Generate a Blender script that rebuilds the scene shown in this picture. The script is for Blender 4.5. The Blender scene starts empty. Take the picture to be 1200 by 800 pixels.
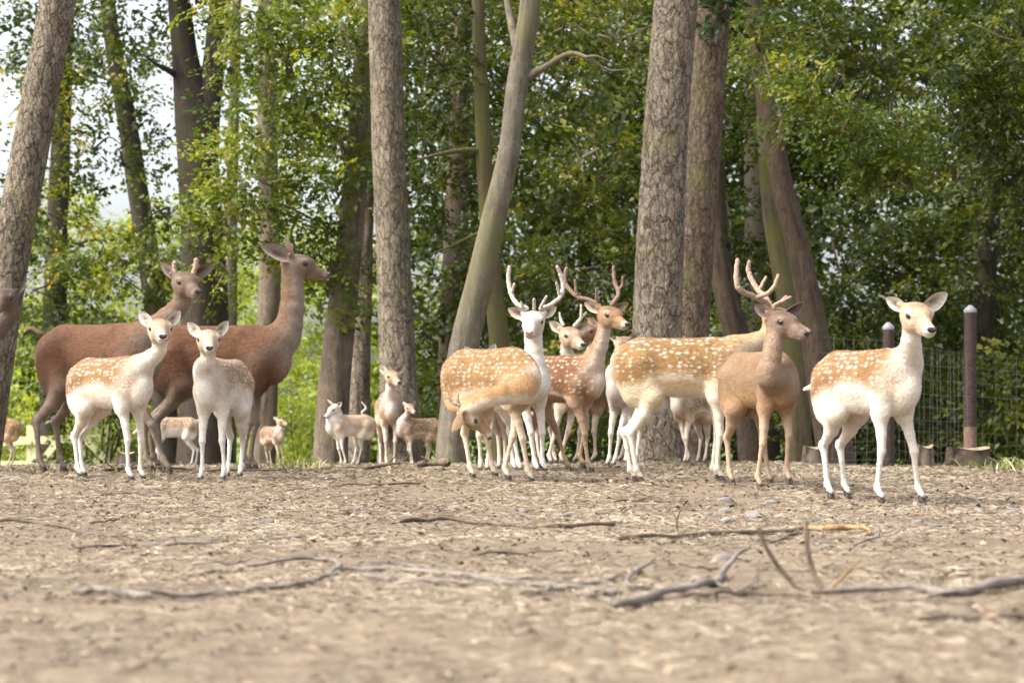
import bpy, math, random
import numpy as np
from mathutils import Vector

R = math.radians
rng = np.random.default_rng(7)
random.seed(7)
scene = bpy.context.scene
col = scene.collection

# ------------------------------------------------------------------ camera
F_PX, CX, HY, CAM_H = 2500.0, 600.0, 506.0, 0.40      # focal length / centre / horizon of a 1200x800 frame
cam_d = bpy.data.cameras.new('camera')
cam = bpy.data.objects.new('camera', cam_d); col.objects.link(cam)
cam.location = (0, 0, CAM_H); cam.rotation_euler = (R(90), 0, 0)
cam_d.sensor_width = 36.0; cam_d.lens = 36.0 * F_PX / 1200.0
cam_d.shift_y = (HY - 400.0) / 1200.0
cam_d.clip_start = 0.1; cam_d.clip_end = 2000
cam_d.dof.use_dof = True; cam_d.dof.focus_distance = 12.9; cam_d.dof.aperture_fstop = 4.3
scene.camera = cam

# ------------------------------------------------------------------ sky, sun, exposure
SUN_AZ, SUN_EL = -111.0, 50.0          # degrees from +Y (view direction), clockwise: light from the left
w = bpy.data.worlds.new('World'); scene.world = w; w.use_nodes = True
nt = w.node_tree
sky = nt.nodes.new('ShaderNodeTexSky'); sky.sky_type = 'NISHITA'; sky.sun_disc = False
sky.sun_elevation = R(SUN_EL); sky.sun_rotation = R(SUN_AZ)
sky.air_density = 1.0; sky.dust_density = 6.0; sky.ozone_density = 1.0
bg = nt.nodes['Background']; bg.inputs['Strength'].default_value = 0.15
hs = nt.nodes.new('ShaderNodeHueSaturation'); hs.inputs['Saturation'].default_value = 0.38; hs.inputs['Value'].default_value = 1.25   # thin bright haze
nt.links.new(sky.outputs[0], hs.inputs['Color']); nt.links.new(hs.outputs[0], bg.inputs['Color'])
sl = bpy.data.lights.new('sun', 'SUN'); sl.energy = 1.5; sl.angle = R(10.0); sl.color = (1.0, 0.95, 0.87)
sun = bpy.data.objects.new('sun', sl); col.objects.link(sun)
sd = Vector((math.sin(R(SUN_AZ)) * math.cos(R(SUN_EL)), math.cos(R(SUN_AZ)) * math.cos(R(SUN_EL)), math.sin(R(SUN_EL))))
sun.rotation_euler = sd.to_track_quat('Z', 'Y').to_euler(); sun.location = sd * 60
vs = scene.view_settings
vs.view_transform = 'Standard'; vs.look = 'None'; vs.gamma = 1.0; vs.use_curve_mapping = False
vs.exposure = 1.38
scene.cycles.use_denoising = True
scene.cycles.max_bounces = 8; scene.cycles.transparent_max_bounces = 8
scene.cycles.sample_clamp_indirect = 6.0

# ------------------------------------------------------------------ helpers
def P(px, py, d):
    """point at depth d (metres along the view) seen at photo position (px, py)"""
    return np.array([(px - CX) / F_PX * d, d, CAM_H + (HY - py) / F_PX * d])

def link(o, parent=None):
    col.objects.link(o)
    if parent is not None: o.parent = parent
    return o

def tag(o, label=None, cat=None, group=None, kind=None):
    if label: o['label'] = label
    if cat: o['category'] = cat
    if group: o['group'] = group
    if kind: o['kind'] = kind
    return o

def empty(name, loc=(0, 0, 0)):
    o = bpy.data.objects.new(name, None); o.empty_display_size = 0.2
    o.location = [float(v) for v in loc]
    return link(o)

def mesh_np(name, V, F, mat, parent=None, smooth=True, colors=None, attrs=None, vecs=None, origin=None):
    """V (n,3) world coordinates, F (m,3|4); origin = world location of the parent, so that parts are stored relative to it"""
    V = np.asarray(V, dtype=np.float32); F = np.asarray(F, dtype=np.int32)
    if origin is not None: V = V - np.asarray(origin, dtype=np.float32)
    me = bpy.data.meshes.new(name)
    n, k = F.shape
    me.vertices.add(len(V)); me.vertices.foreach_set('co', V.ravel())
    me.loops.add(n * k); me.loops.foreach_set('vertex_index', F.ravel())
    me.polygons.add(n)
    me.polygons.foreach_set('loop_start', np.arange(0, n * k, k, dtype=np.int32))
    me.polygons.foreach_set('loop_total', np.full(n, k, dtype=np.int32))
    me.update(calc_edges=True)
    me.polygons.foreach_set('use_smooth', np.full(n, smooth, dtype=bool))
    if colors is not None:
        c = np.ones((len(V), 4), np.float32); c[:, :3] = colors
        a = me.attributes.new('coat', 'FLOAT_COLOR', 'POINT'); a.data.foreach_set('color', c.ravel())
    for nm, arr in (attrs or {}).items():
        dom = 'FACE' if len(arr) == n and len(arr) != len(V) else 'POINT'
        a = me.attributes.new(nm, 'FLOAT', dom); a.data.foreach_set('value', np.asarray(arr, np.float32))
    for nm, arr in (vecs or {}).items():
        a = me.attributes.new(nm, 'FLOAT_VECTOR', 'POINT'); a.data.foreach_set('vector', np.asarray(arr, np.float32).ravel())
    me.materials.append(mat)
    o = bpy.data.objects.new(name, me)
    return link(o, parent)

def catmull(pts, n):
    pts = np.asarray(pts, float); m = len(pts)
    if m == 2:
        t = np.linspace(0, 1, n)[:, None]; return pts[0] * (1 - t) + pts[1] * t
    ext = np.vstack([2 * pts[0] - pts[1], pts, 2 * pts[-1] - pts[-2]])
    u = np.linspace(0, m - 1 - 1e-6, n); i = u.astype(int); t = (u - i)[:, None]
    p0, p1, p2, p3 = ext[i], ext[i + 1], ext[i + 2], ext[i + 3]
    return 0.5 * (2 * p1 + (p2 - p0) * t + (2 * p0 - 5 * p1 + 4 * p2 - p3) * t * t + (3 * p1 - p0 - 3 * p2 + p3) * t ** 3)

def unit(v):
    v = np.asarray(v, float); return v / (np.linalg.norm(v, axis=-1, keepdims=True) + 1e-12)

def tube(pts, radii, nseg=8, nring=None, cap=True, flat=1.0):
    """swept tube along a smooth path: V, F(quads)"""
    pts = np.asarray(pts, float)
    nring = nring or max(4, (len(pts) - 1) * 4 + 1)
    path = catmull(pts, nring)
    rr = np.interp(np.linspace(0, len(pts) - 1, nring), np.arange(len(pts)), radii)
    T = unit(np.gradient(path, axis=0))
    ref = np.array([0.0, 0, 1]) if abs(T[0][2]) < 0.8 else np.array([1.0, 0, 0])
    U = np.zeros_like(T); u = unit(np.cross(T[0], ref)); U[0] = u
    for i in range(1, nring):
        u = u - T[i] * np.dot(u, T[i]); u = unit(u); U[i] = u
    W = np.cross(T, U)
    if cap:   # rounded ends
        path = np.vstack([path[0] - T[0] * rr[0] * 0.7, path, path[-1] + T[-1] * rr[-1] * 0.7])
        rr = np.concatenate([[rr[0] * 0.25], rr, [rr[-1] * 0.25]])
        U = np.vstack([U[0], U, U[-1]]); W = np.vstack([W[0], W, W[-1]])
    a = np.linspace(0, 2 * np.pi, nseg, endpoint=False)
    ring = (U[:, None, :] * np.cos(a)[None, :, None] + W[:, None, :] * np.sin(a)[None, :, None] * flat)
    V = path[:, None, :] + ring * rr[:, None, None]
    nr = len(path)
    i = np.arange(nr - 1)[:, None] * nseg; j = np.arange(nseg)[None, :]; j2 = (j + 1) % nseg
    F = np.stack([i + j, i + j2, i + nseg + j2, i + nseg + j], -1).reshape(-1, 4)
    return V.reshape(-1, 3), F

def merge(parts):
    Vs, Fs, o = [], [], 0
    for V, F in parts:
        Vs.append(V); Fs.append(F + o); o += len(V)
    return np.vstack(Vs), np.vstack(Fs)

def hash2(i, j, s=0):
    v = np.sin(i * 127.1 + j * 311.7 + s * 74.7) * 43758.5453
    return v - np.floor(v)

def vnoise(x, y, s=0):
    i = np.floor(x); j = np.floor(y); fx = x - i; fy = y - j
    fx = fx * fx * (3 - 2 * fx); fy = fy * fy * (3 - 2 * fy)
    a = hash2(i, j, s); b = hash2(i + 1, j, s); c = hash2(i, j + 1, s); d = hash2(i + 1, j + 1, s)
    return (a * (1 - fx) + b * fx) * (1 - fy) + (c * (1 - fx) + d * fx) * fy

def fbm(x, y, s=0, o=4):
    r = 0; amp = 0.5
    for k in range(o):
        r = r + amp * vnoise(x, y, s + k); x = x * 2.03; y = y * 2.03; amp *= 0.5
    return r

# ------------------------------------------------------------------ materials
def new_mat(name):
    m = bpy.data.materials.new(name); m.use_nodes = True
    t = m.node_tree; b = t.nodes['Principled BSDF']
    b.inputs['Roughness'].default_value = 0.85
    b.inputs['Specular IOR Level'].default_value = 0.25
    return m, t, b

def node(t, kind, **kw):
    n = t.nodes.new(kind)
    for k, v in kw.items():
        if hasattr(n, k): setattr(n, k, v)
        else: n.inputs[k].default_value = v
    return n

def ramp(t, stops, src=None, interp='LINEAR'):
    n = t.nodes.new('ShaderNodeValToRGB'); cr = n.color_ramp; cr.interpolation = interp
    while len(cr.elements) < len(stops): cr.elements.new(0.5)
    for e, (p, c) in zip(cr.elements, stops):
        e.position = p; e.color = (*c, 1) if len(c) == 3 else c
    if src is not None: t.links.new(src, n.inputs['Fac'])
    return n

def noise(t, scale, detail=4, rough=0.55, vec=None):
    n = node(t, 'ShaderNodeTexNoise'); n.inputs['Scale'].default_value = scale
    n.inputs['Detail'].default_value = detail; n.inputs['Roughness'].default_value = rough
    if vec is not None: t.links.new(vec, n.inputs['Vector'])
    return n

def mix(t, a, b, fac, blend='MIX'):
    n = t.nodes.new('ShaderNodeMix'); n.data_type = 'RGBA'; n.blend_type = blend
    for sock, v in ((n.inputs['Factor'], fac), (n.inputs['A'], a), (n.inputs['B'], b)):
        if hasattr(v, 'is_linked'): t.links.new(v, sock)
        elif isinstance(v, (int, float)): sock.default_value = v
        else: sock.default_value = (*v, 1)
    return n.outputs['Result']

def bump(t, b, h, strength=0.3, dist=0.01):
    n = node(t, 'ShaderNodeBump'); n.inputs['Strength'].default_value = strength; n.inputs['Distance'].default_value = dist
    t.links.new(h, n.inputs['Height']); t.links.new(n.outputs[0], b.inputs['Normal'])

def mapping(t, vec, scale):
    n = node(t, 'ShaderNodeMapping'); n.inputs['Scale'].default_value = scale
    t.links.new(vec, n.inputs['Vector']); return n.outputs[0]

def coat_material():
    m, t, b = new_mat('deer_coat')
    at = node(t, 'ShaderNodeAttribute', attribute_name='coat')
    sp = node(t, 'ShaderNodeAttribute', attribute_name='spot')
    rv = node(t, 'ShaderNodeAttribute', attribute_name='rest')
    warp = noise(t, 9, 2, 0.5, rv.outputs['Vector'])
    wv = node(t, 'ShaderNodeVectorMath', operation='MULTIPLY_ADD')
    t.links.new(warp.outputs['Color'], wv.inputs[0]); wv.inputs[1].default_value = (.03, .03, .03); t.links.new(rv.outputs['Vector'], wv.inputs[2])
    vm = mapping(t, wv.outputs[0], (0.62, 1, 1))
    vo = node(t, 'ShaderNodeTexVoronoi', feature='F1', distance='EUCLIDEAN')
    vo.inputs['Scale'].default_value = 38.0; vo.inputs['Randomness'].default_value = 0.55
    t.links.new(vm, vo.inputs['Vector'])
    sm = node(t, 'ShaderNodeMapRange', interpolation_type='SMOOTHSTEP')
    sm.inputs['From Min'].default_value = 0.46; sm.inputs['From Max'].default_value = 0.16
    t.links.new(vo.outputs['Distance'], sm.inputs['Value'])
    mu = node(t, 'ShaderNodeMath', operation='MULTIPLY'); t.links.new(sm.outputs[0], mu.inputs[0]); t.links.new(sp.outputs['Fac'], mu.inputs[1])
    c = mix(t, at.outputs['Color'], (0.60, 0.54, 0.45), mu.outputs[0])
    # fine hair streaks
    fv = mapping(t, rv.outputs['Vector'], (38, 150, 150))
    n1 = noise(t, 1.0, 3, 0.6, fv)
    n2 = noise(t, 14, 3, 0.6, rv.outputs['Vector'])
    s1 = ramp(t, [(0.25, (.74, .72, .70)), (0.7, (1.12, 1.12, 1.12))], n1.outputs['Fac'])
    s2 = ramp(t, [(0.3, (.90, .88, .86)), (0.7, (1.05, 1.05, 1.05))], n2.outputs['Fac'])
    c = mix(t, c, s1.outputs[0], 1.0, 'MULTIPLY'); c = mix(t, c, s2.outputs[0], 1.0, 'MULTIPLY')
    # grubby, sun-bleached and ruffled patches
    n4 = noise(t, 5.5, 5, 0.62, rv.outputs['Vector'])
    s4 = ramp(t, [(0.28, (.76, .68, .58)), (0.46, (.96, .94, .91)), (0.70, (1.05, 1.05, 1.05))], n4.outputs['Fac'])
    c = mix(t, c, s4.outputs[0], 0.6, 'MULTIPLY')
    t.links.new(c, b.inputs['Base Color'])
    b.inputs['Roughness'].default_value = 0.75; b.inputs['Specular IOR Level'].default_value = 0.2
    b.inputs['Sheen Weight'].default_value = 0.08; b.inputs['Sheen Roughness'].default_value = 0.4
    n5 = noise(t, 1.0, 4, 0.6, mapping(t, rv.outputs['Vector'], (16, 48, 42)))
    ad = node(t, 'ShaderNodeMath', operation='MULTIPLY_ADD'); t.links.new(n5.outputs['Fac'], ad.inputs[0]); ad.inputs[1].default_value = 1.6; t.links.new(n1.outputs['Fac'], ad.inputs[2])
    bump(t, b, ad.outputs[0], 0.65, 0.008)
    return m

def plain(name, c, rough=0.7, var=0.25, scale=30, bs=0.2, spec=0.25):
    m, t, b = new_mat(name)
    tc = node(t, 'ShaderNodeTexCoord')
    n = noise(t, scale, 4, 0.6, tc.outputs['Object'])
    r = ramp(t, [(0.3, tuple(v * (1 - var) for v in c)), (0.7, tuple(min(1, v * (1 + var)) for v in c))], n.outputs['Fac'])
    t.links.new(r.outputs[0], b.inputs['Base Color']); b.inputs['Roughness'].default_value = rough
    b.inputs['Specular IOR Level'].default_value = spec
    if bs: bump(t, b, n.outputs['Fac'], bs, 0.01)
    return m

M = {}
M['coat'] = coat_material()
M['eye'] = plain('deer_eye', (.008, .005, .004), 0.08, 0.1, 20, 0, 0.8)
M['nose'] = plain('deer_nose', (.03, .022, .025), 0.38, 0.3, 60, 0.3, 0.5)
M['nose_pink'] = plain('deer_pink_nose', (.42, .22, .19), 0.45, 0.2, 60, 0.2, 0.4)
M['hoof'] = plain('deer_hoof', (.05, .04, .035), 0.55, 0.3, 60, 0.2)
M['velvet'] = plain('antler_velvet', (.31, .225, .165), 0.9, 0.25, 55, 0.5)
M['velvet_pale'] = plain('antler_pale_velvet', (.40, .34, .30), 0.9, 0.2, 55, 0.5)
M['velvet_dark'] = plain('antler_dark_velvet', (.19, .125, .09), 0.9, 0.25, 55, 0.5)
# ------------------------------------------------------------------ the herd: data first, the ground is fitted under the feet
# body heading th and head heading hy in degrees: 0 = to the right of the photo, 90 = towards the camera, 180 = to the left.
# k = size (1 = fallow doe, 0.86 m at the withers); cx, d, fy = photo x of trunk centre, depth in metres, photo y of the feet
HERD = []
def deer(**kw): HERD.append(kw)

deer(name='fallow_doe', label='pale spotted doe standing alone at the right, in front of the fence', cat='deer',
     coat='menil', k=1.03, cx=1020, d=12.2, th=57, long=.92, fy=590, head=(1072, 369, -.44), hy=79, hp=10, hk=1.20, tk=1.5,
     ears=((1037, 348), (1112, 342)), feet=dict(hl=991, hr=971, fl=1078, fr=1030), tail=((965, 444, .28), (955, 452, .33), (943, 456, .37)))
deer(name='fallow_doe', label='white-bellied spotted doe standing in front of the red deer at the left', cat='deer',
     coat='menil', k=1.0, cx=133, d=15.0, th=42, fy=561, head=(187, 386, -.40), hy=76, hp=2, hk=1.22,
     ears=((162, 364), (212, 363)), feet=dict(hl=97, hr=92, fl=166, fr=152), tailc='white')
deer(name='fallow_doe', label='white-fronted doe facing the camera below the red hind', cat='deer',
     coat='menil_pale', k=1.0, cx=260, d=15.1, th=104, wide=.9, long=.9, fy=562, head=(244, 398, -.48), hy=80, hp=4, hk=1.18,
     ears=((219, 377), (268, 375)), feet=dict(fr=236, fl=262, hr=267, hl=282), tailc='white')
deer(name='red_deer', label='red deer with short knob antlers, standing at the left behind the spotted doe', cat='deer',
     coat='red', k=1.34, cx=122, d=16.4, th=28, fy=554, head=(216, 331, -.42), hy=60, hp=6, hk=1.34, wide=.93,
     ears=((187, 306), (254, 306)), feet=dict(hl=72, hr=48, fl=174, fr=195), tail=((48, 391, .25), (37, 386, .28), (28, 391, .28)),
     antlers=[[(206, 322, 0, .022), (204, 314, 0, .020), (205, 307, .0, .021)], [(226, 322, 0, .022), (229, 313, 0, .020), (230, 304, 0, .023)]], velvet='velvet')
deer(name='red_deer', label='red hind in profile, head raised and turned to the right', cat='deer',
     coat='red', k=1.36, cx=262, d=16.9, th=6, fy=553, head=(345, 309, .0), hy=-4, hp=6, hk=1.32, wide=.93, ears_raw=((334, 276, .05), (303, 287, -.08)), ear_sides=(1, -1),
     neckp=[(333, 395, .0), (342, 362, .0), (343, 330, .0)], neckr=(.11, .076, .058, .054), feet=dict(hl=182, hr=192, fl=296, fr=288))
deer(name='red_deer', label='grey-brown deer cut off by the left edge, only its head and neck in the picture', cat='deer',
     coat='grey_dark', k=1.3, cx=-72, d=16.6, th=18, fy=556, head=(8, 348, -.30), hy=98, hp=14, hk=1.12,
     ears=((-16, 334), (30, 329)), feet=dict(hl=-140, hr=-148, fl=-28, fr=-36))
deer(name='fallow_buck', label='spotted buck curling its neck back to lick its own hind leg', cat='deer',
     coat='lick', k=1.06, wide=.88, cx=580, d=14.6, th=46, fy=563, head=(549, 484, -.36), hf=(.50, .05, -.86), hu=(-.82, -.3, -.49), hk=1.0,
     neckp=[(615, 458, -.38), (588, 462, -.46), (564, 470, -.44)], neckr=(.085, .064, .056, .052),
     ears_raw=((530, 508, -.10), (556, 497, .12)), ear_sides=(-1, 1), feet=dict(hr=552, hl=578, fr=621, fl=593),
     antlers=[[(545, 477, -.38, .014), (537, 474, -.38, .014), (530, 471, -.37, .013), (525, 465, -.37, .011)], [(538, 474, -.38, .012), (536, 467, -.38, .011), (537, 461, -.37, .009)]], velvet='velvet',
     tail=((533, 428, .25), (527, 436, .30), (525, 450, .31)), tailc='dark')
deer(name='fallow_buck', label='white buck with pale antlers and a pink nose, facing the camera', cat='deer',
     coat='white', k=1.06, cx=606, d=16.0, th=62, fy=553, head=(625, 376, -.42), hy=98, hp=10, hk=1.25,
     neckp=[(629, 450, -.42), (627, 425, -.42), (625, 398, -.40)], neckr=(.10, .068, .057, .055), pink=True,
     ears=((594, 361), (653, 359)), feet=dict(fl=637, fr=628, hl=602, hr=608), velvet='velvet_pale',
     antlers=[[(618, 362, 0, .020), (606, 356, .05, .018), (599, 344, .10, .018), (596, 328, .13, .018), (597, 312, .12, .014)],
              [(599, 345, .10, .014), (603, 332, .06, .010)], [(626, 362, -.02, .014), (626, 350, -.08, .012)],
              [(633, 362, 0, .020), (646, 357, .05, .018), (657, 347, .10, .018), (660, 335, .13, .019), (657, 322, .13, .018), (653, 312, .11, .014)],
              [(656, 346, .10, .014), (652, 331, .06, .010)], [(634, 359, -.02, .013), (641, 347, -.07, .011)], [(613, 360, -.0, .012), (611, 354, -.06, .009)]])
deer(name='fallow_buck', label='pale-faced young buck with thin white antlers, behind the others', cat='deer',
     coat='common_pale', k=1.0, cx=655, d=18.4, th=60, fy=545, head=(667, 393, -.40), hy=64, hp=8, hk=1.24,
     ears=((643, 376), (692, 379)), feet=dict(fl=658, fr=644, hl=650, hr=632), velvet='velvet_pale',
     antlers=[[(660, 381, 0, .016), (657, 374, .03, .014), (656, 366, .03, .008)],
              [(673, 382, 0, .018), (680, 374, .05, .016), (687, 366, .07, .010)], [(681, 373, .05, .014), (681, 357, .05, .010)]])
deer(name='fallow_buck', label='rust-brown spotted buck with brown branching antlers, head turned to the right', cat='deer',
     coat='common_rust', k=1.04, cx=655, d=16.7, th=36, fy=549, head=(712, 369, -.34), hy=54, hp=8, hk=1.18, lift='fl',
     ears=((684, 354), (738, 354)), feet=dict(fr=691, fl=681, hr=664, hl=630), velvet='velvet_dark',
     antlers=[[(703, 358, 0, .019), (692, 352, .03, .018), (678, 348, .06, .018), (667, 339, .10, .018), (662, 328, .13, .018), (664, 314, .13, .016)],
              [(676, 346, .06, .014), (674, 328, .03, .011)], [(700, 354, 0, .014), (699, 338, -.05, .011)],
              [(717, 357, 0, .019), (724, 347, .06, .018), (724, 340, .09, .018), (720, 329, .12, .018), (719, 312, .12, .014)],
              [(725, 341, .09, .015), (729, 334, .08, .013), (730, 324, .06, .010)]])
deer(name='fallow_doe', label='brown face half hidden behind the rust-brown buck, turned to the left', cat='deer',
     coat='brown', k=.98, cx=715, d=18.9, th=150, fy=544, head=(694, 388, -.20), hy=140, hp=8, hk=1.0,
     ears_raw=((688, 371, .05), (708, 376, .08)), ear_sides=(1, -1), feet=dict(fl=696, fr=675, hl=728, hr=738))
deer(name='fallow_doe', label='grey doe with her head between the rust-brown buck and the large pale buck', cat='deer',
     coat='grey_pale', k=.97, cx=743, d=17.6, th=122, fy=545, head=(730, 402, -.42), hy=112, hp=12, hk=.9,
     ears=((714, 395), (752, 391)), feet=dict(fr=713, fl=720, hr=734, hl=745))
deer(name='fallow_buck', label='large golden spotted buck side-on, its face behind the brown doe', cat='deer',
     coat='golden', k=1.10, cx=805, d=14.1, th=4, fy=562, head=(909, 372, .03), hy=2, hp=12, hk=1.15, long=.97,
     ears_raw=((893, 366, .12), (900, 378, -.10)), ear_sides=(1, -1), tail=((739, 415, 0), (738, 432, 0), (741, 446, 0)), tk=.6, tailc='white', feet=dict(hr=748, hl=741, fr=843, fl=838), velvet='velvet',
     antlers=[[(901, 362, -.04, .022), (897, 354, -.07, .021), (884, 348, -.12, .021), (868, 340, -.18, .021), (863, 329, -.19, .020), (864, 304, -.17, .015)],
              [(903, 360, .04, .021), (898, 349, .06, .020), (889, 341, .10, .020), (882, 330, .14, .019), (877, 317, .16, .018), (878, 306, .15, .013)],
              [(889, 341, .10, .015), (898, 324, .13, .010)], [(885, 349, -.12, .016), (899, 344, -.14, .017), (907, 336, -.15, .016), (912, 322, -.15, .012)],
              [(902, 362, -.04, .016), (911, 356, -.06, .015), (927, 348, -.08, .011)], [(904, 361, .04, .015), (913, 355, .05, .014), (922, 347, .05, .010)]])
deer(name='fallow_doe', label='dark grey-faced brown doe facing the camera in front of the golden buck', cat='deer',
     coat='brown_doe', k=1.0, cx=893, d=13.4, th=66, fy=571, head=(913, 377, -.38), hy=52, hp=8, hk=1.14, wide=.93, long=.95,
     neckp=[(901, 440, -.40), (904, 418, -.42), (908, 397, -.40)], neckr=(.092, .062, .052, .050),
     ears=((883, 357), (944, 354)), feet=dict(fr=889, fl=923, hr=856, hl=901), lift='fl')
deer(name='fallow_doe', label='doe behind the licking buck, only ear tips and legs showing', cat='deer',
     coat='common_pale', k=.98, cx=572, d=16.6, th=95, fy=552, head=(564, 425, -.35), hy=92, hp=15, hk=.95,
     ears=((544, 405), (581, 402)), feet=dict(fr=563, fl=571, hr=585, hl=592))
deer(name='fallow_doe', label='tan doe facing the camera at the foot of the central pine', cat='deer',
     coat='common_pale', k=1.0, cx=456, d=24.0, th=82, fy=547, head=(459, 441, -.42), hy=66, hp=6, hk=1.14,
     ears=((444, 427), (476, 426)), feet=dict(fr=453, fl=462, hr=446, hl=470))
deer(name='fallow_fawn', label='white fawn facing left with its tail raised, by the mossy trunk', cat='fawn',
     coat='cream', k=.66, cx=409, d=23.0, th=155, fy=547, head=(393, 478, -.10), hy=150, hp=25, hk=.74,
     ears_raw=((383, 468, .0), (401, 471, -.05)), ear_sides=(-1, 1), feet=dict(fl=404, fr=399, hl=419, hr=413), tail=((424, 484, .1), (429, 478, .1), (424, 471, .1)), tailc='white')
deer(name='fallow_fawn', label='small brown fawn beside the tan doe, below the central pine', cat='fawn',
     coat='common_pale', k=.62, cx=490, d=23.2, th=158, fy=547, head=(479, 477, -.12), hy=58, hp=10, hk=.70,
     ears=((472, 470), (487, 469)), feet=dict(fl=483, fr=481, hl=497, hr=500))
deer(name='fallow_fawn', label='brown fawn seen between the legs of the golden buck', cat='fawn',
     coat='common_pale', k=.78, cx=812, d=19.0, th=128, fy=541, head=(806, 452, -.2), hy=120, hp=10, hk=.78,
     ears=((796, 444), (818, 444)), feet=dict(fr=806, fl=803, hr=818, hl=826))
deer(name='fallow_fawn', label='pale spotted fawn far back, between the legs of the red deer', cat='fawn',
     coat='menil_pale', k=.74, cx=203, d=28.0, th=170, fy=545, head=(168, 500, -.1), hy=165, hp=20, hk=.75,
     ears=((160, 493), (176, 492)), feet=dict(fl=184, fr=180, hl=224, hr=229))
deer(name='fallow_fawn', label='tiny brown fawn far back, below the legs of the red hind', cat='fawn',
     coat='common_pale', k=.58, cx=320, d=27.0, th=52, fy=545, head=(328, 494, -.15), hy=40, hp=0, hk=.66,
     ears=((320, 488), (337, 488)), feet=dict(fr=328, fl=332, hr=314, hl=318))
deer(name='fallow_fawn', label='fawn walking out of the left edge, only its spotted rump in view', cat='fawn',
     coat='common', k=.64, cx=-6, d=24.0, th=172, fy=547, head=(-45, 486, 0), hy=170, hp=10, hk=.75,
     ears=((-52, 478), (-38, 478)), feet=dict(fl=-26, fr=-30, hl=10, hr=14), tail=((17, 504, .05), (19, 509, .05), (17, 517, .05)), tailc='white')

# ------------------------------------------------------------------ the ground
_GX, _GY, _GR = [], [], []
def g_base(Y):
    return np.interp(Y, [0, 6, 12, 15, 18, 22, 27, 36, 55, 90, 400], [0, 0, -.01, .06, .085, .045, -.08, -.40, -.9, -1.2, -1.2])
for q in HERD:
    q['X'] = (q['cx'] - CX) / F_PX * q['d']
    if q['cx'] < -20: continue
    _GX.append(q['X']); _GY.append(q['d'])
    _GR.append(CAM_H - (q['fy'] - HY) / F_PX * q['d'] - float(g_base(q['d'])))
_GX, _GY, _GR = map(np.array, (_GX, _GY, _GR))
def zg(X, Y, fine=True):
    X = np.asarray(X, float); Y = np.asarray(Y, float); sh = np.broadcast(X, Y).shape
    X = np.broadcast_to(X, sh); Y = np.broadcast_to(Y, sh)
    num = np.zeros(sh); den = np.full(sh, 0.25)
    for x, y, r in zip(_GX, _GY, _GR):
        ww = np.exp(-(((X - x) / 0.9) ** 2 + ((Y - y) / 1.1) ** 2)); num += ww * r; den += ww
    z = g_base(Y) + num / den
    if fine:
        z = z + (fbm(X * 1.3, Y * 0.9, 3) - .5) * .05 + (fbm(X * 6, Y * 5, 9, 3) - .45) * .028
    return z

def gp(px, py, lift=0.0):
    """ground point seen at photo position (px, py)"""
    k = (HY - py) / F_PX; Ys = np.linspace(2.6, 34, 3000)
    dz = CAM_H + Ys * k - zg((px - CX) / F_PX * Ys, Ys)
    i = int(np.argmax(dz < 0)) if (dz < 0).any() else len(Ys) - 1
    Y = Ys[i]; X = (px - CX) / F_PX * Y
    return np.array([X, Y, float(zg(X, Y)) + lift])

def build_ground():
    xs = np.concatenate([-np.geomspace(400, 9.5, 24)[:-1], np.linspace(-9.5, 9.5, 420), np.geomspace(9.5, 400, 24)[1:]])
    ys = np.concatenate([np.linspace(-60, 1.5, 14), np.geomspace(2.0, 36, 430), np.geomspace(38, 600, 26)])
    X, Y = np.meshgrid(xs, ys, indexing='ij')
    Z = zg(X, Y)
    V = np.stack([X, Y, Z], -1).reshape(-1, 3)
    nx, ny = len(xs), len(ys)
    i = np.arange(nx - 1)[:, None] * ny; j = np.arange(ny - 1)[None, :]
    F = np.stack([i + j, i + ny + j, i + ny + j + 1, i + j + 1], -1).reshape(-1, 4)
    m, t, b = new_mat('straw_ground')
    tc = node(t, 'ShaderNodeTexCoord'); ob = tc.outputs['Object']
    n1 = noise(t, 0.8, 5, 0.6, ob); n2 = noise(t, 9, 6, 0.7, ob); n3 = noise(t, 70, 4, 0.7, ob)
    c1 = ramp(t, [(0.28, (.10, .079, .061)), (0.45, (.175, .140, .105)), (0.62, (.245, .198, .144)), (0.8, (.30, .248, .18))], n2.outputs['Fac'])
    c2 = ramp(t, [(0.3, (.75, .72, .72)), (0.7, (1.1, 1.08, 1.02))], n1.outputs['Fac'])
    c3 = ramp(t, [(0.3, (.55, .52, .5)), (0.65, (1.2, 1.18, 1.12))], n3.outputs['Fac'])
    c = mix(t, c1.outputs[0], c2.outputs[0], 1, 'MULTIPLY'); c = mix(t, c, c3.outputs[0], 1, 'MULTIPLY')
    # beyond the clearing: meadow grass
    sx = node(t, 'ShaderNodeSeparateXYZ'); t.links.new(ob, sx.inputs[0])
    mr = node(t, 'ShaderNodeMapRange'); mr.inputs['From Min'].default_value = 29; mr.inputs['From Max'].default_value = 38
    t.links.new(sx.outputs['Y'], mr.inputs['Value'])
    gcol = ramp(t, [(0.3, (.09, .13, .03)), (0.7, (.17, .23, .05))], n2.outputs['Fac'])
    c = mix(t, c, gcol.outputs[0], mr.outputs[0])
    t.links.new(c, b.inputs['Base Color']); b.inputs['Roughness'].default_value = 0.95
    bump(t, b, n3.outputs['Fac'], 0.6, 0.02)
    o = mesh_np('ground', V, F, m, None, True)
    tag(o, kind='structure')
    return o
build_ground()
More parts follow.
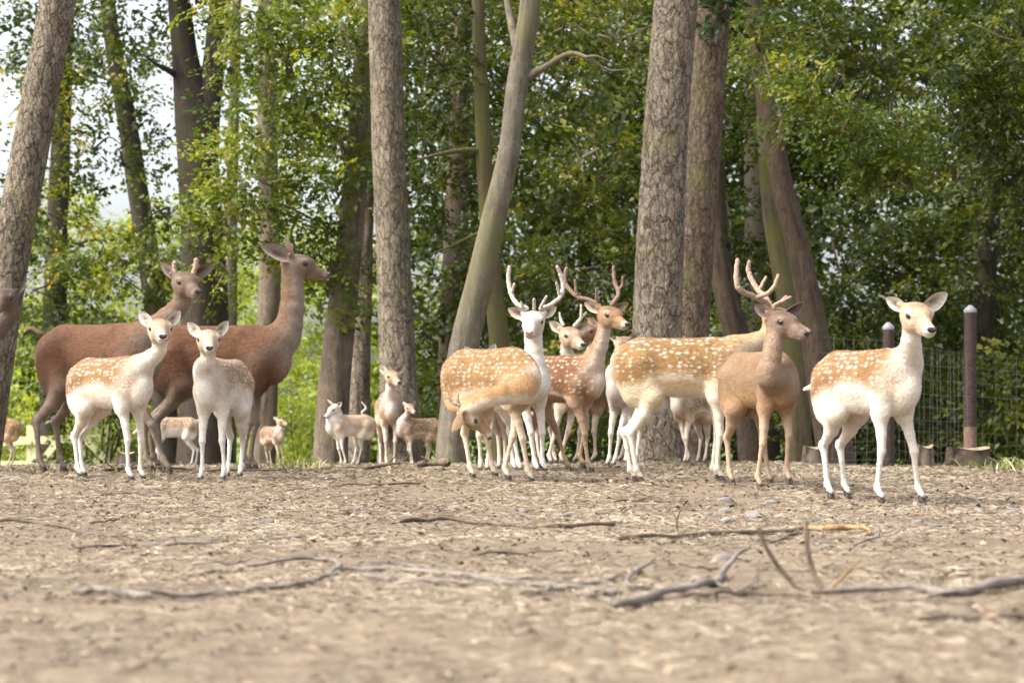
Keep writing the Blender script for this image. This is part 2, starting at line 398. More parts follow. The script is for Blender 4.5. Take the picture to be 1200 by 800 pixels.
# ------------------------------------------------------------------ deer builder: one smooth implicit surface per body
COATS = {
 'menil':       dict(back=(.50,.27,.10), side=(.72,.62,.50), belly=(.80,.75,.68), leg=(.80,.76,.70), thigh=(.74,.64,.52), neck=(.70,.58,.44), throat=(.80,.76,.70), head=(.56,.42,.28), brow=(.44,.30,.18), muz=(.80,.75,.68), spot=1.0, zb=.665),
 'menil_pale':  dict(back=(.66,.44,.25), side=(.76,.70,.63), belly=(.80,.77,.72), leg=(.80,.77,.72), thigh=(.78,.74,.68), neck=(.70,.62,.52), throat=(.80,.77,.72), head=(.60,.49,.36), brow=(.50,.38,.25), muz=(.80,.75,.68), spot=1.0, zb=.66),
 'common':      dict(back=(.52,.30,.11), side=(.62,.42,.22), belly=(.72,.62,.48), leg=(.70,.58,.45), thigh=(.60,.40,.20), neck=(.56,.37,.20), throat=(.68,.56,.42), head=(.42,.27,.15), brow=(.36,.22,.12), muz=(.62,.50,.38), spot=.75, zb=.60),
 'common_pale': dict(back=(.44,.27,.14), side=(.52,.37,.24), belly=(.68,.58,.47), leg=(.68,.58,.48), thigh=(.52,.38,.25), neck=(.52,.40,.29), throat=(.70,.62,.54), head=(.50,.36,.24), brow=(.38,.25,.15), muz=(.70,.62,.53), spot=.6, zb=.62),
 'common_rust': dict(back=(.38,.17,.065), side=(.42,.23,.11), belly=(.55,.44,.33), leg=(.46,.33,.22), thigh=(.40,.22,.11), neck=(.40,.24,.13), throat=(.66,.56,.46), head=(.38,.23,.13), brow=(.26,.15,.085), muz=(.60,.48,.37), spot=.85, zb=.60),
 'golden':      dict(back=(.56,.33,.12), side=(.66,.48,.26), belly=(.80,.72,.58), leg=(.80,.73,.60), thigh=(.76,.64,.44), neck=(.60,.42,.23), throat=(.72,.60,.45), head=(.45,.30,.18), brow=(.38,.25,.15), muz=(.60,.48,.37), spot=.95, zb=.64),
 'white':       dict(back=(.76,.70,.62), side=(.78,.73,.66), belly=(.80,.76,.70), leg=(.80,.76,.70), thigh=(.78,.72,.63), neck=(.72,.64,.54), throat=(.78,.73,.66), head=(.78,.74,.68), brow=(.76,.70,.62), muz=(.72,.60,.52), spot=.0, zb=.60),
 'cream':       dict(back=(.86,.64,.42), side=(.80,.72,.60), belly=(.82,.78,.72), leg=(.82,.78,.72), thigh=(.80,.70,.56), neck=(.82,.74,.62), throat=(.82,.78,.72), head=(.82,.78,.70), brow=(.86,.72,.54), muz=(.78,.70,.62), spot=.2, zb=.62),
 'brown':       dict(back=(.24,.13,.07), side=(.26,.15,.085), belly=(.40,.31,.23), leg=(.58,.50,.42), thigh=(.30,.19,.12), neck=(.28,.17,.10), throat=(.42,.32,.24), head=(.30,.18,.11), brow=(.20,.12,.075), muz=(.40,.28,.20), spot=.0, zb=.6),
 'brown_doe':   dict(back=(.46,.29,.15), side=(.40,.25,.125), belly=(.34,.23,.14), leg=(.48,.35,.24), thigh=(.36,.23,.13), neck=(.28,.19,.125), throat=(.33,.235,.165), head=(.235,.165,.125), brow=(.16,.11,.085), muz=(.33,.25,.19), spot=.0, zb=.6),
 'grey':        dict(back=(.24,.155,.10), side=(.28,.195,.135), belly=(.42,.34,.27), leg=(.34,.26,.19), thigh=(.28,.19,.13), neck=(.26,.19,.14), throat=(.38,.31,.25), head=(.24,.17,.12), brow=(.17,.115,.085), muz=(.40,.33,.27), spot=.25, zb=.6),
 'grey_pale':   dict(back=(.44,.33,.23), side=(.56,.48,.40), belly=(.70,.65,.59), leg=(.72,.67,.61), thigh=(.60,.52,.44), neck=(.50,.43,.36), throat=(.58,.53,.47), head=(.42,.30,.20), brow=(.33,.22,.14), muz=(.62,.54,.46), spot=.2, zb=.62),
 'lick':        dict(back=(.52,.30,.11), side=(.62,.42,.22), belly=(.72,.62,.48), leg=(.70,.58,.45), thigh=(.60,.40,.20), neck=(.44,.26,.12), throat=(.74,.66,.55), head=(.46,.32,.19), brow=(.36,.23,.13), muz=(.76,.68,.58), spot=.7, zb=.60),
 'grey_dark':   dict(back=(.16,.10,.07), side=(.18,.12,.085), belly=(.3,.24,.19), leg=(.22,.17,.13), thigh=(.18,.13,.09), neck=(.15,.105,.08), throat=(.20,.155,.125), head=(.15,.105,.08), brow=(.10,.07,.055), muz=(.25,.20,.17), spot=0, zb=.6),
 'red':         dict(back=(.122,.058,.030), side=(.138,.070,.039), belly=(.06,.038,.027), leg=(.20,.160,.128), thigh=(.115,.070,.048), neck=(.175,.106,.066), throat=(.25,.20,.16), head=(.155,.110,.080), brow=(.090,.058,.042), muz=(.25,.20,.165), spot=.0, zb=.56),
}

def sd_cone(p, a, b, r1, r2):
    ba = b - a; L = float(np.dot(ba, ba)) + 1e-9
    pa = p - a; h = np.clip(pa @ ba / L, 0, 1)
    return np.linalg.norm(pa - h[..., None] * ba, axis=-1) - (r1 + (r2 - r1) * h)

def sd_ell(p, c, r, B):
    q = (p - c) @ B.T
    k0 = np.linalg.norm(q / r, axis=-1); k1 = np.linalg.norm(q / (r * r), axis=-1)
    return np.where(k1 > 1e-6, k0 * (k0 - 1.0) / np.maximum(k1, 1e-6), -float(min(r)))

def surface_nets(Fv, org, h):
    S = Fv < 0
    n = np.array(Fv.shape)
    c = np.zeros(n - 1, np.int8)
    offs = [(i, j, k) for i in (0, 1) for j in (0, 1) for k in (0, 1)]
    for o in offs: c += S[o[0]:n[0] - 1 + o[0], o[1]:n[1] - 1 + o[1], o[2]:n[2] - 1 + o[2]]
    act = (c > 0) & (c < 8)
    I, J, K = np.nonzero(act)
    idx = np.full(act.shape, -1, np.int32); idx[I, J, K] = np.arange(len(I))
    pos = np.zeros((len(I), 3)); cnt = np.zeros(len(I))
    val = {o: Fv[I + o[0], J + o[1], K + o[2]] for o in offs}
    for a in offs:
        for ax in range(3):
            if a[ax]: continue
            b = list(a); b[ax] = 1; b = tuple(b)
            fa, fb = val[a], val[b]; cr = (fa < 0) != (fb < 0)
            t = np.where(cr, fa / np.where(cr, fa - fb, 1), 0)
            q = np.tile(np.array(a, float), (len(I), 1)); q[:, ax] += t
            pos += q * cr[:, None]; cnt += cr
    V = (np.stack([I, J, K], -1) + pos / cnt[:, None]) * h + org
    faces = []
    for ax in range(3):
        u, v = (ax + 1) % 3, (ax + 2) % 3
        sl0 = [slice(None)] * 3; sl1 = [slice(None)] * 3
        sl0[ax] = slice(0, -1); sl1[ax] = slice(1, None)
        A, Bm = S[tuple(sl0)], S[tuple(sl1)]
        cr = A != Bm
        idxs = np.array(np.nonzero(cr)).T
        ok = (idxs[:, u] >= 1) & (idxs[:, v] >= 1) & (idxs[:, u] < n[u] - 1) & (idxs[:, v] < n[v] - 1)
        idxs = idxs[ok]
        def cell(du, dv):
            q = idxs.copy(); q[:, u] += du; q[:, v] += dv
            return idx[q[:, 0], q[:, 1], q[:, 2]]
        quad = np.stack([cell(-1, -1), cell(0, -1), cell(0, 0), cell(-1, 0)], -1)
        flip = ~A[idxs[:, 0], idxs[:, 1], idxs[:, 2]]
        quad[flip] = quad[flip][:, ::-1]
        faces.append(quad)
    return V, np.vstack(faces)

def ear_mesh(base, tip, opn, W, ci, co, cr):
    L = np.linalg.norm(tip - base); D = unit(tip - base)
    opn = unit(opn - D * np.dot(opn, D)); side = np.cross(D, opn)
    nu, nv = 12, 9
    Vs, Cs, Fs = [], [], []
    for sh in (0, 1):
        for i in range(nu):
            u = i / (nu - 1)
            wd = W * max(1e-3, 1 - abs((u - .45) / (.55 if u > .45 else .62)) ** 1.9) ** .74
            wd = max(wd, W * .10)
            for j in range(nv):
                v = -1 + 2 * j / (nv - 1)
                p = base + D * L * (u - .06) + side * wd * v + opn * (wd * .55 * (v * v - .55)) - (opn * .005 * (1 - abs(v) ** 3) if sh else 0)
                Vs.append(p)
                if sh: cc = co
                else:
                    dk = math.exp(-((v + .05) / .45) ** 2) * math.exp(-((u - .45) / .30) ** 2)
                    cc = np.array(ci) * (1 - .80 * dk * np.array((.9, 1, 1)))
                    if abs(v) > .85 or u > .93: cc = np.array(cr)
                Cs.append(cc)
    for sh in (0, 1):
        o = sh * nu * nv
        for i in range(nu - 1):
            for j in range(nv - 1):
                f = [o + i * nv + j, o + i * nv + j + 1, o + (i + 1) * nv + j + 1, o + (i + 1) * nv + j]
                Fs.append(f if sh == 0 else f[::-1])
    return np.array(Vs), np.array(Fs), np.array(Cs)

def ball(c, r, B, nu=10, nv=8):
    """small ellipsoid: radii r along the rows of B"""
    V, F = [], []
    for i in range(nv + 1):
        th = math.pi * i / nv
        for j in range(nu):
            ph = 2 * math.pi * j / nu
            q = np.array([math.sin(th) * math.cos(ph), math.sin(th) * math.sin(ph), math.cos(th)]) * r
            V.append(c + q @ B)
    for i in range(nv):
        for j in range(nu):
            F.append([i * nu + j, i * nu + (j + 1) % nu, (i + 1) * nu + (j + 1) % nu, (i + 1) * nu + j])
    return np.array(V), np.array(F)

def hoof_mesh(p, fw, lt, k):
    parts = []
    for s in (-1, 1):
        V, F = [], []
        rings = [(.00, .020, .013), (.022, .019, .012), (.050, .012, .009)]
        c0 = p + lt * s * .0105 * k
        for (z, rf, rl) in rings:
            for j in range(8):
                a = 2 * math.pi * j / 8
                V.append(c0 + fw * (math.cos(a) * rf + .016 - z * .35) * k + lt * math.sin(a) * rl * k + np.array([0, 0, z * k]))
        for i in range(2):
            for j in range(8): F.append([i * 8 + j, i * 8 + (j + 1) % 8, (i + 1) * 8 + (j + 1) % 8, (i + 1) * 8 + j])
        F.append([7, 5, 3, 1]); V.append(V[0]); 
        parts.append((np.array(V), np.array(F)))
    return merge(parts)

UP = np.array([0, 0, 1.0])
def build_deer(q, idx):
    k, d, th = q['k'], q['d'], R(q['th'])
    C = COATS[q['coat']]; A = {n: np.array(v) * ({'back': np.array((.47, .475, .54)), 'brow': .58, 'belly': .90, 'leg': .88, 'throat': .88, 'muz': .84}.get(n, .80) if q['coat'] != 'red' else 1.0) for n, v in C.items() if not np.isscalar(v)}
    fw = np.array([math.cos(th), -math.sin(th), 0]); lt = np.cross(UP, fw)
    X = q['X']; g0 = float(zg(X, d)); O = np.array([X, d, g0])
    if q['cx'] >= -20: O[2] = CAM_H - (q['fy'] - HY) / F_PX * d   # mean ground under the feet
    lng = q.get('long', 1.0); wd = q.get('wide', 1.0)
    def bd(a, l, z): return O + fw * a * k * lng + lt * l * k * wd + UP * z * k
    B = np.stack([fw, lt, UP])
    pr = []      # (kind, params, blend, region)
    def ell(c, r, reg, bl=.06, Bm=B): pr.append(('e', (np.array(c), np.array(r, float), Bm), bl, reg))
    def cone(a, b, r1, r2, reg, bl=.05): pr.append(('c', (np.array(a), np.array(b), r1, r2), bl, reg))
    kk = k
    def er(a, b, c): return (a * kk * lng, b * kk * wd, c * kk)
    # trunk
    ell(bd(.17, 0, .665), er(.225, .100, .180), 't', .06 * k)
    ell(bd(-.05, 0, .660), er(.29, .122, .165), 't', .06 * k)
    ell(bd(-.29, 0, .700), er(.185, .104, .140), 't', .06 * k)
    cone(bd(-.28, 0, .785), bd(.17, 0, .780), .062 * k, .060 * k, 't', .06 * k)
    ell(bd(.30, 0, .63), er(.085, .066, .105), 't', .05 * k)
    for s in (-1, 1):
        ell(bd(.19, s * .078, .605), er(.090, .040, .155), 't', .022 * k)
        cone(bd(.11, s * .062, .80), bd(.24, s * .088, .60), .022 * k, .030 * k, 't', .03 * k)
        ell(bd(-.31, s * .072, .60), er(.115, .048, .165), 'th', .024 * k)
        ell(bd(-.39, s * .048, .66), er(.065, .042, .115), 'th', .04 * k)
    # legs
    feet = []
    for key, sx in (('fl', 1), ('fr', -1), ('hl', 1), ('hr', -1)):
        front = key[0] == 'f'
        p0 = bd(.215 if front else -.39, sx * .068, 0)
        tx = (q['feet'][key] - CX) / F_PX * p0[1]
        sh = np.array([tx - p0[0], 0, 0])
        f = p0 + sh; f[2] = float(zg(f[0], f[1]))
        lifted = q.get('lift') == key
        def at(pt, z, wgt):   # point over the body frame, sheared towards the foot
            r = np.array(pt) + sh * wgt; r[2] = f[2] + z * k; return r
        if front:
            S = bd(.22, sx * .066, .62); E = bd(.18, sx * .070, .495) + sh * .22
            Cp = at(bd(.215, sx * .068, 0), .285, .62); Ft = at(bd(.200, sx * .068, 0), .085, .98)
            if lifted:
                f[2] += .035 * k
                Cp = Cp * .5 + (E + fw * .06 * k) * .5; Cp[2] = f[2] + .30 * k; Ft[2] += .04 * k
            cone(S, E, .066 * k, .046 * k, 'fu', .035 * k)
            cone(E, E * .45 + Cp * .55 + fw * .004, .041 * k, .027 * k, 'f', .02 * k)
            cone(E * .45 + Cp * .55 + fw * .004, Cp, .026 * k, .0225 * k, 'f', .012 * k)
            cone(Cp, Cp * .65 + Ft * .35 - fw * .004 * k, .0225 * k, .0140 * k, 'f', .01 * k)
            cone(Cp * .65 + Ft * .35 - fw * .004 * k, Ft, .0140 * k, .0148 * k, 'f', .01 * k)
        else:
            Hp = bd(-.29, sx * .055, .68); St = bd(-.225, sx * .078, .500) + sh * .18
            Hk = at(bd(-.430, sx * .066, 0), .300, .90); Ft = at(bd(-.402, sx * .068, 0), .085, 1.0)
            cone(Hp, St, .090 * k, .062 * k, 'hu', .04 * k)
            mid = St * .5 + Hk * .5 + fw * .012 * k
            cone(St, mid, .060 * k, .038 * k, 'h', .03 * k)
            cone(mid, Hk, .037 * k, .023 * k, 'h', .02 * k)
            cone(Hk - fw * .012 * k + UP * .02 * k, Hk - fw * .008 * k, .017 * k, .018 * k, 'h', .02 * k)
            cone(Hk, Hk * .6 + Ft * .4, .0225 * k, .0150 * k, 'h', .012 * k)
            cone(Hk * .6 + Ft * .4, Ft, .0150 * k, .0150 * k, 'h', .01 * k)
        hoofp = f + fw * .012 * k
        ell(Ft, (.0190 * k, .0180 * k, .023 * k), 'f' if front else 'h', .012 * k)
        cone(Ft, hoofp + UP * .040 * k + fw * .006 * k, .0150 * k, .0170 * k, 'f' if front else 'h', .01 * k)
        feet.append((f, key, hoofp))
    # head frame
    hx, hy_, hdep = q['head']; HO = P(hx, hy_, d + hdep); hk = q['hk']
    if 'hf' in q:
        hf = unit(np.array(q['hf'])); hu = np.array(q['hu'], float); hu = unit(hu - hf * np.dot(hu, hf))
    else:
        ha, hp = R(q['hy']), R(q.get('hp', 0))
        hf = np.array([math.cos(ha) * math.cos(hp), -math.sin(ha) * math.cos(hp), -math.sin(hp)])
        hu = unit(UP - hf * np.dot(UP, hf))
    hl = np.cross(hu, hf)
    HB = np.stack([hf, hl, hu])
    def hd(f, l, u): return HO + (hf * f + hl * l + hu * u) * hk
    def hr(*r): return tuple(v * hk for v in r)
    # neck
    NR = np.array(q.get('neckr', (.108, .064, .046, .045))) * q.get('nk', 1.0); n0 = bd(.21, 0, .69)
    n_end = hd(-.015, 0, -.03)
    if 'neckp' in q:
        pts = [n0] + [P(a, b, d + c) for a, b, c in q['neckp']] + [n_end]
    else:
        n1 = n0 + (fw * .09 + UP * .09) * k; n3 = n_end - hu * .085 * hk - hf * .012 * hk
        pts = [n0, n1, n1 * .45 + n3 * .55 + fw * .012 * k, n3, n_end]
    NP = catmull(pts, 9)
    nr = np.interp(np.linspace(0, 1, 9), [0, .35, .7, 1], NR) * k
    for i in range(8): cone(NP[i], NP[i + 1], nr[i], nr[i + 1], 'n', (.05 if i < 3 else .02) * k)
    # head
    ell(hd(0, 0, 0), hr(.082, .067, .059), 'hd', .03 * hk, HB)
    ell(hd(.055, 0, .008), hr(.070, .055, .045), 'hd', .03 * hk, HB)
    cone(hd(.06, 0, -.010), hd(.185, 0, -.044), .041 * hk, .0235 * hk, 'hd', .022 * hk)
    cone(hd(.015, 0, -.044), hd(.175, 0, -.068), .032 * hk, .015 * hk, 'hd', .022 * hk)
    for s in (-1, 1):
        ell(hd(.030, s * .030, -.030), hr(.055, .024, .040), 'hd', .025 * hk, HB)
        ell(hd(.054, s * .050, .017), hr(.034, .016, .017), 'hd', .018 * hk, HB)
        cone(hd(-.02, s * .045, .03), hd(-.03, s * .066, .045), .020 * hk, .014 * hk, 'hd', .02 * hk)
    ell(hd(.192, 0, -.052), hr(.028, .0255, .023), 'hd', .02 * hk, HB)
    # ------------- voxel field
    h = .0085 if k > .9 else .0078
    if d > 22: h = .0105
    allp = []
    for kind, a, bl, reg in pr:
        if kind == 'e': r = float(max(a[1])); lo, hi = a[0] - r, a[0] + r
        else: r = max(a[2], a[3]); lo, hi = np.minimum(a[0], a[1]) - r, np.maximum(a[0], a[1]) + r
        allp.append((lo, hi))
    lo = np.min([p[0] for p in allp], 0) - .04; hi = np.max([p[1] for p in allp], 0) + .04
    n = np.ceil((hi - lo) / h).astype(int) + 1
    Fv = np.full(n, 1.0, np.float32)
    for (kind, a, bl, reg), (l, u_) in zip(pr, allp):
        mg = max(bl, .02) + .01
        i0 = np.maximum(((l - mg - lo) / h).astype(int), 0); i1 = np.minimum(((u_ + mg - lo) / h).astype(int) + 1, n)
        ax = [lo[m] + np.arange(i0[m], i1[m]) * h for m in range(3)]
        pts3 = np.stack(np.meshgrid(*ax, indexing='ij'), -1)
        dist = sd_ell(pts3, *a) if kind == 'e' else sd_cone(pts3, *a)
        sub = Fv[i0[0]:i1[0], i0[1]:i1[1], i0[2]:i1[2]]
        hh = np.maximum(bl - np.abs(sub - dist), 0) / bl
        sub[...] = np.minimum(sub, dist) - hh * hh * bl * .25
    V, Fq = surface_nets(Fv, lo, h)
    # ------------- coat colours, in body coordinates
    wts = {}
    for kind, a, bl, reg in pr:
        dist = sd_ell(V, *a) if kind == 'e' else sd_cone(V, *a)
        e = np.exp(-np.clip(dist, -.03, 1) / (.016 * k)); wts[reg] = np.maximum(wts.get(reg, 0), e)
    rel = (V - O) @ B.T / k; ba, bl_, bz = rel[:, 0] / lng, rel[:, 1], rel[:, 2]
    nz = (fbm(ba * 14 + idx * 7, bz * 14 + bl_ * 9, 5, 3) - .45)
    def sm(x, e0, e1):
        t = np.clip((x - e0) / (e1 - e0), 0, 1); return (t * t * (3 - 2 * t))[:, None]
    def lerp(a, b, t): return a * (1 - t) + b * t
    zb = C['zb'] - .10 * np.exp(-((ba + .40) / .14) ** 2) - .06 * np.exp(-((ba - .22) / .12) ** 2) + nz * .05
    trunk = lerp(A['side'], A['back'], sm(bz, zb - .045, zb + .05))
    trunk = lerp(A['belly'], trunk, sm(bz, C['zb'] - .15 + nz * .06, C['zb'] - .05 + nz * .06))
    trunk0 = trunk.copy()
    trunk = lerp(trunk, A['throat'], sm(ba, .30, .42) * (1 - sm(bz, .70, .80)))
    trunk = trunk * (1 - .28 * sm(bz + nz * .02, .825, .858) * np.exp(-(bl_ / .05) ** 2)[:, None] * (1 if C['spot'] > .3 else 0))
    if C['spot'] > .3:       # pale line along the flank
        ln = np.exp(-((bz - (zb - .03)) / .013) ** 2) * (np.abs(ba + .05) < .24)
        trunk = lerp(trunk, np.array((.58, .53, .47)), (.8 * ln)[:, None])
    rump = sm(-ba, .42, .50) * (1 - sm(bz, .80, .86))
    trunk = lerp(trunk, np.array((.54, .49, .42)) if q['coat'] != 'red' else np.array((.32, .24, .165)), .75 * rump)
    thigh = lerp(A['thigh'], trunk, sm(bz, .44, .62))
    legc = lerp(A['leg'], A['thigh'], sm(bz, .36, .56))
    legc = legc * (1 - .25 * (1 - sm(bz, .03, .09)))
    if q['coat'] == 'red': legc = legc * (1 + .35 * sm(nz, .0, .2))
    # neck: dorsal / ventral
    segd = np.stack([np.linalg.norm(V - p, axis=1) for p in NP], 0); ni = np.argmin(segd, 0)
    Tn = unit(np.gradient(NP, axis=0)); dors = unit(-fw * .9 + UP * .5)
    if 'hf' in q: dors = unit(UP * .9 + fw * .2)
    dv = unit(dors - Tn * (Tn @ dors)[:, None])[ni]
    dd = np.sum(unit(V - NP[ni]) * dv, 1)
    neck = lerp(A['throat'], A['neck'], sm(dd + nz * .5, -.45, .35))
    neck = lerp(neck, lerp(A['neck'], A['back'], .5), sm(dd, .45, .95))
    nb = np.clip(1 - (ni - .5) / 3.0, 0, 1) * np.clip(.5 + dd, 0, 1)
    neck = lerp(neck, trunk0, nb[:, None])
    # head
    hrel = (V - HO) @ HB.T / hk; f_, l_, u_ = hrel[:, 0], hrel[:, 1], hrel[:, 2]
    head = lerp(A['head'], A['brow'], sm(u_, .015, .05) * sm(f_, -.03, .03) * (1 - sm(f_, .07, .13)))
    head = lerp(head, A['muz'], .8 * sm(f_, .172, .196) * (1 - .5 * sm(u_, -.040, -.02)))
    head = lerp(head, A['muz'], .85 * sm(-u_, .060, .078))
    eyed = np.minimum(*[np.sqrt((f_ - .064) ** 2 + (l_ - s * .056) ** 2 + (u_ - .004) ** 2) for s in (-1, 1)])
    head = lerp(head, np.minimum(A['muz'] * 1.0, .8), .45 * (np.exp(-((eyed - .026) / .008) ** 2))[:, None])
    head = head * (1 - .75 * (1 - sm(eyed, .012, .020)))
    mouth = np.exp(-((u_ + .063 - .06 * (f_ - .18)) / .0045) ** 2)[:, None] * sm(f_, .125, .15)
    head = head * (1 - .50 * mouth)
    if q['coat'] in ('red', 'grey', 'brown_doe', 'brown'): head = head * (1 - .35 * sm(f_, .14, .175) * sm(u_, -.065, -.045))
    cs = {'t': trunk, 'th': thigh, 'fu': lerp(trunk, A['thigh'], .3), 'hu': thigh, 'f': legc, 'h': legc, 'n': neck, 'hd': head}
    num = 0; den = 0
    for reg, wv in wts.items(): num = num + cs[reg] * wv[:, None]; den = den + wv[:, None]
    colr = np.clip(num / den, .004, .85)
    wt = (wts['t'] + .9 * wts['th'] + .6 * wts['hu'] + .7 * wts['fu'] + nb * wts['n']) / den[:, 0]
    spot = C['spot'] * wt * sm(bz, zb - .07, zb + .0)[:, 0] * (1 - sm(ba, .34, .42)[:, 0])
    rest = np.stack([ba + idx * 3.7, bl_ * .9, bz], -1)
    root = empty(q['name'], O)
    tag(root, q['label'], q['cat'], 'deer of the herd')
    mesh_np('body', V, Fq, M['coat'], root, True, colr, {'spot': spot}, {'rest': rest}, O)
    if d < 20:               # short coat hair lying back along the body
        g = np.random.default_rng(idx + 40)
        tri = V[Fq]; ar = np.linalg.norm(np.cross(tri[:, 2] - tri[:, 0], tri[:, 3] - tri[:, 1]), axis=1)
        nh = int(27000 * k * k); fi = g.choice(len(Fq), nh, p=ar / ar.sum())
        wq = g.dirichlet((1, 1, 1, 1), nh); root_p = np.sum(tri[fi] * wq[..., None], 1); vi = Fq[fi, g.integers(0, 4, nh)]
        fnm = unit(np.cross(tri[:, 2] - tri[:, 0], tri[:, 3] - tri[:, 1]))[fi]
        hw = (wts['hd'] / den[:, 0])[vi]; lw = ((wts['f'] + wts['h']) / den[:, 0])[vi]
        flow = -fw[None] * (1 - hw[:, None]) - hf[None] * hw[:, None] - UP[None] * (.45 + .9 * lw[:, None]) + g.normal(size=(nh, 3)) * .28
        flow = unit(flow - fnm * np.sum(flow * fnm, 1, keepdims=True))
        Lh = (g.uniform(.009, .021, nh) * (1 - .55 * hw) * (1 - .45 * lw))[:, None] * k ** .5; dr = unit(flow + fnm * g.uniform(.12, .42, nh)[:, None]); sd_h = np.cross(dr, fnm) * .0016
        HV = np.stack([root_p - sd_h - fnm * .001, root_p + sd_h - fnm * .001, root_p + dr * Lh], 1).reshape(-1, 3)
        hc = np.repeat(colr[vi] * g.uniform(.80, 1.24, (nh, 1)), 3, 0)
        tag(mesh_np('fur', HV, np.arange(nh * 3).reshape(nh, 3), M['coat'], root, False, hc, {'spot': np.repeat(spot[vi], 3)}, {'rest': np.repeat(rest[vi], 3, 0)}, O), kind='stuff')
    def part(name, VF, mat, colors=None):
        vec = {'rest': (VF[0] - O) + idx} if colors is not None else None
        return mesh_np(name, VF[0], VF[1], mat, root, True, colors, {'spot': np.zeros(len(VF[0]))} if colors is not None else None, vec, O)
    for s in (-1, 1):
        part('eye', ball(hd(.067, s * .0560, .004), np.array((.0185, .0110, .0150)) * hk, HB), M['eye'])
    part('nose', merge([ball(hd(.214, 0, -.043), np.array((.012, .0185, .014)) * hk, HB), ball(hd(.215, .012, -.039), np.array((.012, .012, .011)) * hk, HB, 8, 6), ball(hd(.215, -.012, -.039), np.array((.012, .012, .011)) * hk, HB, 8, 6)]),
         M['nose_pink'] if q.get('pink') else M['nose'])
    # ears
    eb = {s: hd(-.020, s * .050, .028) for s in (-1, 1)}
    if 'ears' in q:
        lr = sorted((1, -1), key=lambda s: eb[s][0] / eb[s][1])
        tips = [(s, P(tx, ty, eb[s][1] + .02)) for s, (tx, ty) in zip(lr, q['ears'])]
    else:
        tips = [(s, P(tx, ty, eb[s][1] + dp)) for s, (tx, ty, dp) in zip(q['ear_sides'], q['ears_raw'])]
    ei = np.minimum(A['muz'] * .95 + .02, .72) if q['coat'] not in ('brown_doe',) else np.array((.20, .15, .13))
    for s, tp in tips:
        L = np.linalg.norm(tp - eb[s])
        V_, F_, C_ = ear_mesh(eb[s], tp, hf * 1.0 + hl * s * .35 - hu * .1, L * (.30 if q['coat'] != 'red' else .225), ei, A['brow'] * .9 + A['head'] * .1, np.minimum(A['muz'] * 1.1, .8))
        part('ear', (V_, F_), M['coat'], C_)
    for f, key, hp_ in feet:
        part('hoof', hoof_mesh(hp_ - UP * .004, fw, lt, k * .98), M['hoof'])
    # antlers: beams with their tines, one mesh per side
    if 'antlers' in q:
        groups = {}
        beams = []
        for path in q['antlers']:
            rel_ = len(path[0]) == 4
            dep0 = 0 if q.get('hf') else hdep - .0
            pts = [P(a, b, d + dep0 + c) for a, b, c, r in path]
            beams.append((np.array(pts), [r * .86 for *_, r in path]))
        mid = np.mean([b[0][0] for b in beams], 0)
        main = [b for b in beams if len(b[0]) >= 3 or q['name'] == 'red_deer']
        for b in beams:
            s = 0 if np.dot(b[0][0] - HO, hl) < 0 else 1
            ga = np.random.default_rng(idx * 31 + len(groups)); nn_ = (len(b[0]) - 1) * 6 + 1; dp = catmull(b[0], nn_); rn = np.interp(np.linspace(0, 1, nn_), np.linspace(0, 1, len(b[1])), b[1]) * ga.uniform(.95, 1.07, nn_)
            groups.setdefault(s, []).append(tube(dp + ga.normal(0, .0012, dp.shape), rn * 1.06, 9, nn_ * 2))
        for s, g in groups.items(): part('antler', merge(g), M[q.get('velvet', 'velvet')])
    # tail
    tc_ = {'white': (.56, .51, .45), 'dark': (.05, .04, .035)}.get(q.get('tailc'), tuple(A['thigh']))
    if 'tail' in q:
        tp = [bd(-.42, 0, .78)] + [P(a, b, d + c) for a, b, c in q['tail']]
    else:
        tp = [bd(-.42, 0, .80), bd(-.472, 0, .765), bd(-.485, 0, .70), bd(-.478, 0, .62)]
    VT, FT = tube(tp, np.array([.020, .025, .023, .010][:len(tp)]) * k * q.get('tk', 1), 8, 13, True, .7)
    part('tail', (VT, FT), M['coat'], np.tile(np.array(tc_), (len(VT), 1)))
    return root

for i_, q_ in enumerate(HERD): build_deer(q_, i_)
